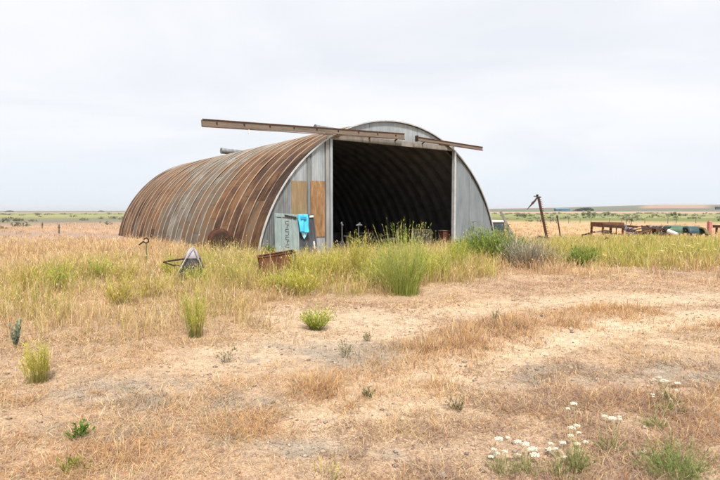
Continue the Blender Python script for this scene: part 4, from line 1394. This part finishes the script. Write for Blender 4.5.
def leaf_cloud(c, rx, ry, rz_, n, size, cols, flat=0.0):
    """leaf faces spread through an ellipsoid volume with lobes"""
    d = RNG.normal(0, 1, (n, 3)); d /= np.linalg.norm(d, axis=1)[:, None]
    r = RNG.random(n) ** (1 / 2.2)
    lob = .78 + .34 * np.sin(d[:, 0] * 4.1 + c[0]) * np.sin(d[:, 1] * 3.7 + c[1] + d[:, 2] * 3)
    p = d * (r * lob)[:, None] * [rx, ry, rz_]
    p[:, 2] = np.maximum(p[:, 2], -rz_ * .82)
    p += np.asarray(c)
    a = RNG.normal(0, 1, (n, 3)); a /= np.linalg.norm(a, axis=1)[:, None]
    b = np.cross(a, RNG.normal(0, 1, (n, 3))); b /= np.linalg.norm(b, axis=1)[:, None] + 1e-9
    s = size * RNG.uniform(.6, 1.4, n)[:, None]
    V = np.stack([p - a * s, p + b * s * .5, p + a * s, p - b * s * .5], 1)
    q = np.arange(n)[:, None] * 4
    T = np.concatenate([q + [0, 1, 2], q + [0, 2, 3]], 1).reshape(-1, 3)
    cc = np.asarray(cols)[RNG.integers(0, len(cols), n)] * RNG.normal(1, .15, (n, 1)).clip(.6, 1.5)
    return V.reshape(-1, 3), T, np.repeat(cc, 4, 0)


SAGE = [C(.27, .26, .19), C(.31, .29, .22), C(.22, .23, .15), C(.35, .31, .24)]
BUSHG = [C(.19, .24, .11), C(.23, .28, .13), C(.27, .30, .17)]
xs_, ys_ = scatter(900, 62, 330, 42, 1.3)
for x, y in zip(xs_, ys_):
    D = math.hypot(x, y)
    if not outside_hut(np.array([x]), np.array([y]), 3)[0]:
        continue
    if vnoise(np.array([x * .03]), np.array([y * .05]), 8)[0] < .42:
        continue
    r = random.uniform(.35, .85) * (1 + D / 420)
    px = 360 + F * x / y
    scr.add(*leaf_cloud((x, y, hz(x, y) + r * .25), r * 1.3, r, r * .38, 30, r * .26, SAGE if (px < 330 or random.random() < .4) else BUSHG))
o = scr.build('far_scrub', M['leaf'])
tag(o, 'low grey-green scrub dotted over the distant fields', None, None, 'stuff')

# ------------------------------------------------------------------ single plants


def spray(n, h, r_base, spread, c_lo, c_hi, w, leaves=5, leaf_len=.05, leaf_w=.005, curve=1.4, up=0.0, jitter=.25, cols=None, flat_top=0.0):
    """a many-stemmed plant: curved ribbon stems, narrow leaves up each stem; root at the origin"""
    Vs, Ts, Cs, k = [], [], [], 0
    ns = 5
    az = RNG.uniform(0, 2 * np.pi, n)
    rb = np.sqrt(RNG.random(n)) * r_base
    out = np.sqrt(RNG.random(n)) * spread
    ncl = max(3, int(n / 60))
    ca, cr, ch = RNG.uniform(0, 2 * np.pi, ncl), RNG.uniform(0, .55, ncl) * spread, RNG.uniform(.62, 1.12, ncl)
    ci = RNG.integers(0, ncl, n)
    out *= RNG.uniform(.35, 1.0, ncl)[ci]
    hh = h * RNG.uniform(.5, 1.0, n) * (1 - .35 * (out / max(spread, 1e-3)) ** 2) * ch[ci]
    cdx, cdy = np.cos(ca)[ci] * cr[ci] * .75, np.sin(ca)[ci] * cr[ci] * .75
    t = np.linspace(0, 1, ns)
    bx, by = np.cos(az) * rb + cdx * .3, np.sin(az) * rb + cdy * .3
    px = bx[:, None] + np.cos(az)[:, None] * out[:, None] * t ** curve + (cdx[:, None] * .9 + RNG.normal(0, jitter * .09, (n, 1))) * t
    py = by[:, None] + np.sin(az)[:, None] * out[:, None] * t ** curve + (cdy[:, None] * .9 + RNG.normal(0, jitter * .09, (n, 1))) * t
    pz = hh[:, None] * (t - .12 * t ** 3 * (out / max(spread, 1e-3))[:, None])
    fa = RNG.uniform(0, np.pi, n)
    wx = np.cos(fa)[:, None] * (w / 2) * (1 - .75 * t); wy = np.sin(fa)[:, None] * (w / 2) * (1 - .75 * t)
    V = np.empty((n, ns, 2, 3))
    V[:, :, 0] = np.stack([px - wx, py - wy, pz], -1); V[:, :, 1] = np.stack([px + wx, py + wy, pz], -1)
    tone = RNG.normal(1, .16, n).clip(.6, 1.5)
    base = np.asarray(cols)[RNG.integers(0, len(cols), n)] if cols is not None else np.zeros((n, 3)) + c_hi
    cc = (c_lo * (1 - t)[None, :, None] + base[:, None] * t[None, :, None]) * tone[:, None, None]
    cc = np.repeat(cc[:, :, None], 2, 2)
    b = (np.arange(n) * ns * 2)[:, None, None] + (np.arange(ns - 1) * 2)[None, :, None]
    T = np.concatenate([b + [0, 1, 3], b + [0, 3, 2]], 1).reshape(-1, 3)
    Vs.append(V.reshape(-1, 3)); Ts.append(T); Cs.append(cc.reshape(-1, 3)); k += len(Vs[0])
    if leaves:
        m = n * leaves
        si = np.repeat(np.arange(n), leaves)
        tt = 1 - .68 * RNG.random(m) ** 1.3
        f = tt * (ns - 1); i0 = np.clip(f.astype(int), 0, ns - 2); fr = f - i0
        def lerp(a):
            return a[si, i0] * (1 - fr) + a[si, i0 + 1] * fr
        P = np.stack([lerp(px), lerp(py), lerp(pz)], 1)
        cl = base[si] * tone[si][:, None] * RNG.normal(1, .14, (m, 1)).clip(.6, 1.5)
        v, tq, c_ = blades(P, leaf_len * RNG.uniform(.5, 1.3, m), np.full(m, leaf_w), az[si] + RNG.normal(0, 1.2, m), RNG.uniform(.1, .75, m), RNG.uniform(-.1, .4, m), cl * .9, cl, .35)
        Vs.append(v); Ts.append(tq + k); Cs.append(c_); k += len(v)
    return np.vstack(Vs), np.vstack(Ts), np.vstack(Cs)


def plant(name, label, cat, x, y, group=None, mat='leaf', **kw):
    V, T, Cc = spray(**kw)
    o_ = np_mesh(name, V, T, M[mat], Cc)
    o_.location = (x, y, hz(x, y) - .01)
    return tag(o_, label, cat, group)


G_LIME = [C(0.354, 0.460, 0.079), C(0.460, 0.512, 0.106), C(0.531, 0.531, 0.133), C(0.283, 0.398, 0.071)]
G_YEL = [C(0.616, 0.566, 0.121), C(0.518, 0.503, 0.097), C(0.680, 0.583, 0.179), C(0.438, 0.454, 0.082)]
G_DARK = [C(0.174, 0.270, 0.070), C(0.244, 0.330, 0.086), C(0.313, 0.374, 0.104), C(0.383, 0.418, 0.131)]
G_GREY = [C(.38, .34, .28), C(.46, .42, .34), C(.28, .24, .19)]

X = gnd(404, 294)
plant('green_weed', 'tallest bright green weed bush standing before the open doorway', 'weed', *X, n=520, h=1.5, r_base=.27, spread=.6, c_lo=C(.34, .38, .10), c_hi=C(.24, .28, .06), w=.008, leaves=9, leaf_len=.06, leaf_w=.008, cols=G_LIME + [C(.50, .48, .22), C(.46, .46, .14), C(.56, .50, .26)])
X = gnd(315, 328)
plant('green_weed', 'small round yellow-green weed alone on the bare ground', 'weed', *X, n=170, h=.40, r_base=.07, spread=.24, c_lo=C(.16, .17, .05), c_hi=C(.3, .3, .07), w=.0055, leaves=9, leaf_len=.045, leaf_w=.007, cols=G_LIME[1:] + G_YEL[1:2])
X = gnd(38, 379)
plant('yellow_weed', 'upright yellow weed tuft near the left edge of the ground', 'weed', *X, n=130, h=.50, r_base=.09, spread=.07, c_lo=C(.22, .2, .06), c_hi=C(.4, .35, .07), w=.0045, leaves=7, leaf_len=.045, leaf_w=.005, curve=1.1, cols=G_YEL)
X = gnd(195, 335)
plant('green_weed', 'slender olive green weed below the tipped barrow', 'weed', *X, n=120, h=.78, r_base=.08, spread=.16, c_lo=C(.17, .17, .06), c_hi=C(.26, .27, .07), w=.006, leaves=7, leaf_len=.06, leaf_w=.006, curve=1.2, cols=G_LIME[1:3] + G_YEL[:2])
X = gnd(15, 347)
plant('blue_green_weed', 'small blue-green leafy weed at the far left edge of the grass', 'weed', *X, n=18, h=.34, r_base=.03, spread=.06, c_lo=C(.13, .17, .11), c_hi=C(.16, .23, .16), w=.006, leaves=9, leaf_len=.06, leaf_w=.014, cols=[C(.24, .31, .22), C(.29, .35, .26)])
X = gnd(676, 478)
plant('green_weed', 'pale feathery green weed in the bottom right corner', 'weed', *X, n=170, h=.24, r_base=.10, spread=.17, c_lo=C(.2, .22, .08), c_hi=C(.25, .33, .11), w=.003, leaves=14, leaf_len=.028, leaf_w=.003, cols=[C(.27, .33, .12), C(.22, .30, .09), C(.36, .36, .16)])
X = gnd(325, 478)
plant('yellow_weed', 'few thin upright yellow stalks at the bottom centre edge', 'weed', *X, n=13, h=.27, r_base=.07, spread=.05, c_lo=C(.25, .22, .08), c_hi=C(.42, .36, .12), w=.0035, leaves=7, leaf_len=.02, leaf_w=.005, curve=1, cols=G_YEL)
X = gnd(78, 436)
plant('green_weed', 'tiny bright green sprout in the dry grass, bottom left', 'weed', *X, n=24, h=.12, r_base=.03, spread=.07, c_lo=C(.15, .2, .05), c_hi=C(.2, .3, .07), w=.004, leaves=7, leaf_len=.03, leaf_w=.012, cols=[C(.15, .26, .05), C(.2, .3, .07)])
X = gnd(68, 465)
plant('green_weed', 'tiny yellow-green sprout lowest in the dry grass, bottom left', 'weed', *X, n=26, h=.09, r_base=.04, spread=.08, c_lo=C(.25, .25, .07), c_hi=C(.36, .37, .08), w=.004, leaves=6, leaf_len=.025, leaf_w=.008, cols=[C(.36, .37, .08), C(.3, .33, .07)])
for (px, py, hh_, lab) in ((345, 357, .24, 'thin grey-green stalk alone on the bare yard, centre'), (368, 340, .12, 'low grey-green tuft on the bare yard, right of the thin stalk'), (368, 395, .08, 'dark green leaf tuft beside the near wheel track'),
                           (495, 322, .2, 'dark spiky weed on the pale far wheel track'), (671, 405, .17, 'grey-green tuft with a dark foot among the white flowers, right'), (228, 358, .22, 'pair of straw green stalks left of the bare yard'), (458, 408, .14, 'thin straw tuft on the near wheel track')):
    X = gnd(px, py)
    plant('spiky_weed', lab, 'weed', *X, n=22, h=hh_ * 1.25, r_base=.03, spread=hh_ * .55, c_lo=C(.14, .13, .07), c_hi=C(.25, .24, .11), w=.0035, leaves=7, leaf_len=.035, leaf_w=.005, cols=[C(.23, .22, .11), C(.17, .19, .07), C(.33, .28, .16)])

# weeds along the belt in front of the door, each a plant
rs = random.Random(9)
spots = [(300, 287, .85, 0), (322, 285, .95, 0), (340, 282, .9, 0), (358, 283, 1.0, 0), (376, 288, .8, 1), (388, 280, .9, 1), (425, 283, .95, 1), (438, 280, .8, 1), (447, 273, .8, 1), (458, 270, .95, 1), (273, 291, .5, 2), (288, 291, .55, 1), (262, 276, .6, 2), (300, 296, .5, 0), (196, 284, .4, 1), (247, 272, .55, 2), (225, 277, .65, 2), (212, 270, .6, 1), (172, 275, .55, 1), (100, 279, .55, 1), (88, 275, .5, 2), (122, 280, .5, 2), (240, 283, .5, 1), (60, 290, .5, 1), (25, 290, .55, 2), (150, 297, .5, 2), (120, 305, .45, 2)]
for (px, py, hh_, kind) in spots:
    X = gnd(px, py)
    left = px < 250
    lab = 'yellow-green weed in the tall grass left of the barn front' if left else 'feathery yellow-green weed in the belt before the barn front'
    plant('meadow_weed', lab, 'weed', *X, group='weeds left of the barn' if left else 'weeds before the barn front',
          n=int(190 * (1.1 if not left else .7)), h=hh_ * rs.uniform(1.0, 1.3), r_base=.14, spread=.36, c_lo=C(.36, .34, .1), c_hi=C(.3, .3, .07), w=.0065, leaves=8, leaf_len=.06, leaf_w=.009,
          cols=(G_YEL, G_LIME[1:] + G_YEL[:2], G_YEL[:2] + [STRAW, OLIVE])[kind])

# big bushes at the barn's right corner
for (px, py, D, hh_, sp, nn, lab) in ((487, 262, 16.2, 1.25, .95, 760, 'largest dark green bush against the right front sheet of the barn'), (471, 262, 17.6, .85, .55, 320, 'smaller green bush left of the largest bush, at the right front sheet'), (508, 262, 16.6, .95, .75, 460, 'green bush between the largest bush and the dead grey one'), (583, 266, 15.4, .7, .5, 170, 'low olive bush right of the dead grey one')):
    p = atd(px, py, D)
    plant('green_bush', lab, 'bush', p.x, D, n=nn, h=hh_, r_base=.35 * sp, spread=sp, c_lo=C(.17, .20, .07), c_hi=C(.16, .2, .05), w=.009, leaves=12, leaf_len=.085, leaf_w=.015, curve=1.2, cols=G_DARK + G_LIME[:1])
p = atd(526, 268, 15.0)
plant('dead_bush', 'dead grey leafless bush of splayed stalks right of the green bushes', 'bush', p.x, 15.0, mat='twig', n=260, h=1.38, r_base=.3, spread=.62, c_lo=C(.12, .10, .08), c_hi=C(.3, .27, .22), w=.012, leaves=5, leaf_len=.14, leaf_w=.007, curve=1.1, cols=G_GREY)
p = atd(545, 266, 15.4)
plant('dead_bush', 'lower pale straw-grey bush right of the dead grey one', 'bush', p.x, 15.4, mat='twig', n=260, h=.78, r_base=.25, spread=.6, c_lo=C(.2, .17, .12), c_hi=C(.4, .33, .22), w=.009, leaves=6, leaf_len=.1, leaf_w=.007, cols=[C(.42, .34, .22), C(.33, .28, .2), C(.36, .30, .14)])
for (px, py, D, hh_, lab) in ((510, 240, 21.5, 1.0, 'dead brown-grey thistle stalks beside the leaning boards'), (564, 240, 26, .75, 'dry grey stalks at the foot of the thin leaning stake'), (262, 266, 17.2, .7, 'dry reddish stalks with white tufts at the left front corner of the barn'), (233, 262, 17.6, .55, 'dry reddish stalks with white tufts below the rusty drum'), (467, 246, 20.5, .95, 'tall grey dead stalk against the right front sheet')):
    p = atd(px, py, D)
    plant('dry_stalks', lab, 'dead plant', p.x, D, mat='twig', n=46, h=hh_, r_base=.12, spread=.28, c_lo=C(.2, .14, .1), c_hi=C(.3, .22, .16), w=.011, leaves=6, leaf_len=.06, leaf_w=.014, cols=[C(.30, .20, .14), C(.26, .22, .18), C(.55, .50, .42)])
p = atd(271, 258, 18.0)
plant('green_weed', 'small vivid green weed at the foot of the grey-green door', 'weed', p.x, 17.6, n=60, h=.55, r_base=.1, spread=.2, c_lo=C(.13, .2, .04), c_hi=C(.2, .3, .05), w=.01, leaves=10, leaf_len=.09, leaf_w=.03, cols=[C(.16, .27, .04), C(.22, .32, .06)])

# white flower heads (yarrow): stems, feathery leaves and each flat head


def flowers(label, px, py, heads, h=.2, n_leaf=40):
    X_ = gnd(px, py)
    t_ = empty('white_flower', label, 'flower', (X_[0], X_[1], hz(*X_)))
    D = math.hypot(*X_)
    V, T, Cc = spray(n=n_leaf, h=h * .55, r_base=.05, spread=.09, c_lo=C(.2, .2, .08), c_hi=C(.26, .3, .1), w=.003, leaves=8, leaf_len=.025, leaf_w=.003, cols=[C(.24, .30, .10), C(.36, .32, .15)])
    np_mesh('leaves', V, T, M['leaf'], Cc, t_)
    for (hx, hy, sc) in heads:
        q = atd(hx, hy, D * random.uniform(.965, 1.03)) - Vector((X_[0], X_[1], hz(*X_)))
        q.z = max(q.z, .05)
        r = .019 * sc
        hd = MB()
        for k in range(13):                        # a flat head is a dozen little domes
            a = k * 2.4; rr_ = r * math.sqrt(k / 13)
            c_ = q + Vector((math.cos(a) * rr_, math.sin(a) * rr_, -.25 * rr_ * rr_ / r + random.uniform(-.001, .001)))
            s_ = r * .30
            hd.tube([c_ + Vector((0, 0, -s_ * .5)), c_, c_ + Vector((0, 0, s_ * .5))], [s_ * .6, s_, s_ * .45], 6)
        o_ = hd.build('flower_head', M['petal'], t_)
        b_ = Vector((random.uniform(-.03, .03), random.uniform(-.02, .02), 0))
        MB().tube([b_, b_.lerp(q, .55) + Vector((0, 0, .01)), q + Vector((0, 0, -.004))], [.0018, .0016, .0013], 5).build('stalk', M['stalk'], o_)


flowers('white flower cluster low at the bottom, leftmost of the white flowers', 503, 475, [(499, 438, 1.5), (494, 449, 1.1), (491, 456, 1.0), (497, 453, 1.3), (505, 451, 1.1), (508, 437, .8)], .22)
flowers('white flower cluster second from the left along the bottom edge', 526, 474, [(518, 441, 1.3), (526, 443, 1.4), (530, 449, 1.0), (535, 454, 1.7), (519, 457, .9), (533, 470, 1.6), (527, 445, .9)], .22)
flowers('white flower cluster with the two lowest heads at the bottom edge', 560, 478, [(550, 457, 1.4), (565, 471, 1.1), (556, 448, .8), (551, 443, 1.0), (563, 442, 1.2)], .2)
flowers('tall white flower plant with a stack of heads over a green tuft', 575, 470, [(574, 403, 1.3), (568, 408, .9), (572, 427, 1.4), (577, 425, 1.2), (571, 435, 1.1), (579, 432, .9), (577, 467, 1.1), (585, 470, 1.0)], .26, 90)
flowers('white flowers of the middle right, five heads on short stalks', 610, 452, [(613, 427, 1.3), (620, 426, .9), (611, 437, 1.5), (619, 439, .9), (604, 444, 1.2)], .16)
flowers('white flowers around the grey-green tuft, upper right of the others', 672, 412, [(677, 391, 1.5), (663, 389, 1.3), (659, 400, 1.0), (661, 405, .9), (667, 382, 1.1), (654, 382, .9)], .15)
flowers('lowest white flowers of the right group, on the orange grass', 655, 428, [(652, 417, 1.0), (662, 422, .6), (652, 429, .8), (670, 418, .7), (675, 425, .8)], .1)

# pale yellow flower heads on the olive meadow and by the bushes: individual far plants
rs = random.Random(12)
proto = None
for (cx, cy, rx, ry, cnt) in ((690, 247, 30, 6, 16), (640, 252, 45, 5, 10), (482, 266, 10, 5, 7), (620, 276, 22, 2, 5)):
    for i in range(cnt):
        px, py = rs.gauss(cx, rx * .6), rs.gauss(cy, ry * .6)
        D = 15.5 + rs.uniform(-2, 4) if cy < 270 else 13
        p = atd(px, py, D)
        if proto is None:
            proto = empty('pale_flower', None, None)
            hd = MB()
            for k in range(9):
                a = k * 2.4; r_ = .055 * math.sqrt(k / 9)
                hd.tube([(math.cos(a) * r_, math.sin(a) * r_, -.015), (math.cos(a) * r_, math.sin(a) * r_, .012)], [.016, .022], 6)
            hb = hd.build('flower_head', M['petal_yellow'], proto)
            MB().tube([(0.02, 0, -.75), (.01, 0, -.3), (0, 0, -.01)], .003, 5).build('stalk', M['stalk'], proto)
            f = proto
        else:
            f = proto.copy(); COL.objects.link(f)
            for ch in list(proto.children):
                c_ = ch.copy(); COL.objects.link(c_); c_.parent = f
        f.location = (p.x, p.y, p.z)
        bush = cx == 482
        near = cx == 620
        tag(f, 'pale yellow flower head below the largest green bush' if bush else ('pale flower in the mauve grass below the olive meadow' if near else 'pale yellow flower head above the olive meadow at the right'), 'flower', 'pale flowers by the largest bush' if bush else ('pale flowers in the mauve grass' if near else 'pale flowers over the olive meadow'))
        f.scale = (1, 1, 1) if not near else (.8, .8, .8)

# ------------------------------------------------------------------ far things: bushes, trees, sheds, a house


def far_bush(name, label, cat, px, py, D, w_px, h_px, cols, n=420, trunk=False, group=None):
    """base of the plant at photo pixel (px, py)"""
    p = atd(px, py, D)
    gz = hz(p.x, D)
    rx = w_px * D / F / 2
    rz_ = h_px * D / F / 2
    t_ = empty(name, label, cat, (p.x, D, gz), 0, group)
    f_ = Field()
    k = max(3, int(w_px / h_px * 2))
    for i in range(k):
        cx = (i / (k - 1) - .5) * 1.5 * rx
        s = 1 - .35 * abs(i / (k - 1) - .5) * 2
        f_.add(*leaf_cloud((cx + random.uniform(-.1, .1) * rx, random.uniform(-.3, .3) * rx, rz_ * (.85 if not trunk else 1.0) * s + random.uniform(-.1, .1) * rz_), rx * .42, rx * .42, rz_ * s, n // k, max(rx, rz_) * .09, cols))
    f_.build('foliage' if not trunk else 'crown', M['leaf'], t_)
    mb_ = MB()
    for i in range(4):
        mb_.tube([(random.uniform(-.2, .2) * rx, 0, -.05), (random.uniform(-.5, .5) * rx, random.uniform(-.2, .2) * rx, rz_ * 1.0)], [rz_ * .06, rz_ * .02], 6)
    mb_.build('stems' if not trunk else 'trunk', M['wood'], t_)
    return t_


OLV = [C(.30, .32, .20), C(.36, .37, .25), C(.25, .28, .16), C(.40, .40, .29)]
DKG = [C(.075, .10, .075), C(.10, .125, .09), C(.06, .08, .06)]
far_bush('round_bush', 'large pale round bush far off right of the mower bar', 'bush', 588.5, 216.5, 150, 12.5, 8, OLV, 900)
far_bush('round_bush', 'greyer round bush right of the large pale round one', 'bush', 609, 215.8, 160, 10, 5.5, SAGE + BUSHG, 600)
far_bush('round_bush', 'dark green bush in the far green field at the right', 'bush', 676, 216.2, 160, 10, 5.5, BUSHG + DKG[:1], 600)
far_bush('round_bush', 'grey-green bush between the barn and the mower bar', 'bush', 521.5, 216.5, 140, 11, 5.5, SAGE + BUSHG, 600)
far_bush('round_bush', 'small pale bush between the two round far bushes', 'bush', 599.5, 216, 155, 5, 3.6, OLV, 300)
far_bush('round_bush', 'dark grey-green bush at the far left edge', 'bush', 3, 224, 75, 10, 5, SAGE + DKG[:1], 420)
far_bush('round_bush', 'grey-green bush a little in from the far left edge', 'bush', 19, 223.5, 80, 11, 5.5, SAGE, 420)
far_bush('round_bush', 'low dark bush nearest at the far left edge', 'bush', 2, 232, 46, 11, 4.5, SAGE, 420)
far_bush('round_bush', 'mauve-grey bush left of the taller fence stake', 'bush', 33, 224, 78, 8, 4, SAGE, 300)
far_bush('round_bush', 'grey bush between the taller fence stake and the barn', 'bush', 84, 222.5, 88, 9, 4, SAGE, 300)
far_bush('dark_tree', 'dark clump of trees on the horizon behind the large pale bush', 'trees', 586, 209.8, 800, 17, 4.2, DKG, 700, True)
far_bush('dark_tree', 'low dark trees left of the dark clump on the horizon', 'trees', 578, 210.2, 790, 9, 2.4, DKG, 300, True)
far_bush('dark_tree', 'tiny dark tree on the left horizon near the barn', 'trees', 101, 211.2, 900, 6, 1.6, DKG, 200, True)
far_bush('dark_tree', 'tiny dark tree clump at the left end of the horizon', 'trees', 10, 211.3, 950, 9, 1.5, DKG, 200, True)
rs = random.Random(31)
for i in range(9):
    px = rs.uniform(640, 672)
    far_bush('scrub_bush', 'small dark bush in the row left of the dark green field bush', 'bush', px, 213.6 + rs.uniform(-.3, .3), 300, rs.uniform(4, 7), 2.0, BUSHG + DKG, 110, False, 'row of dark field bushes')
for i in range(10):
    px = rs.choice([rs.uniform(614, 640), rs.uniform(684, 716)])
    far_bush('scrub_bush', 'small green bush scattered over the far right field', 'bush', px, 216.5 + rs.uniform(-1.5, 2), 150, rs.uniform(3, 7), 2.4, BUSHG, 130, False, 'bushes scattered over the far right field')


def shed(name, label, px0, px1, pyb, pyt, D, mw, mr):
    a_, b_ = atd(px0, pyb, D), atd(px1, pyb, D)
    L = b_.x - a_.x
    gz = hz((a_.x + b_.x) / 2, D)
    Ht = max((pyb - pyt) * D / F, 2)
    t_ = empty(name, label, 'shed', ((a_.x + b_.x) / 2, D, gz))
    W_ = L * .4
    MB().box((0, 0, Ht * .35 - .5), (L, W_, Ht * .7 + 1)).build('wall', mw, t_)
    MB().add([(-L / 2 - .5, -W_ / 2 - .5, Ht * .70 + .01), (L / 2 + .5, -W_ / 2 - .5, Ht * .70 + .01), (L / 2 + .5, W_ / 2 + .5, Ht * .70 + .01), (-L / 2 - .5, W_ / 2 + .5, Ht * .70 + .01), (-L / 2 - .5, 0, Ht), (L / 2 + .5, 0, Ht)], [(0, 1, 5, 4), (2, 3, 4, 5), (0, 4, 3), (1, 2, 5), (3, 2, 1, 0)]).build('roof', mr, t_)
    MB().box((-L * .2, -W_ / 2 - .06, Ht * .25), (L * .2, .1, Ht * .5)).build('door', M['dark_panel'], t_)


shed('long_shed', 'long blue sheds on the horizon right of the mower bar', 555, 569, 209.2, 206.6, 900, M['shed_blue'], M['shed_roof'])
shed('farm_house', 'small dark farm house on the horizon at the right edge', 715.5, 719.5, 209.5, 206.8, 900, M['dark_panel'], M['rust_dark'])
# far fence posts in the right field
rs = random.Random(17)
proto = None
for i, px in enumerate((541, 549, 557.5, 568, 580, 594, 606, 619, 633, 648, 664, 681, 699)):
    p = atd(px, 222, 68)
    z_ = hz(p.x, 68)
    if proto is None:
        proto = empty('fence_post', None, None)
        MB().tube([(0, 0, -.1), (0, 0, .75)], [.04, .035], 7).build('post', M['wood'], proto)
        f = proto
    else:
        f = proto.copy(); COL.objects.link(f)
        for ch in list(proto.children):
            c_ = ch.copy(); COL.objects.link(c_); c_.parent = f
    f.location = (p.x, 68 + rs.uniform(-1, 1), z_)
    f.rotation_euler = (rs.uniform(-.06, .06), rs.uniform(-.06, .06), 0)
    tag(f, 'small weathered post of the far fence line in the right field', 'fence post', 'far fence posts in the right field')

# ------------------------------------------------------------------ the air
hm = bpy.data.materials.new('pale_air')
hm.use_nodes = True
hn, hl = hm.node_tree.nodes, hm.node_tree.links
for n in list(hn):
    hn.remove(n)
ho = hn.new('ShaderNodeOutputMaterial')
pv = hn.new('ShaderNodeVolumePrincipled')
pv.inputs['Color'].default_value = (0.93, 0.96, 1.0, 1)
pv.inputs['Density'].default_value = 0.00011
pv.inputs['Anisotropy'].default_value = 0.2
hl.new(pv.outputs[0], ho.inputs['Volume'])
o = MB().box((0, 0, 19.5), (29000, 29000, 41)).build('haze', hm)
tag(o, 'thin pale haze in the air over the far fields', None, None, 'stuff')
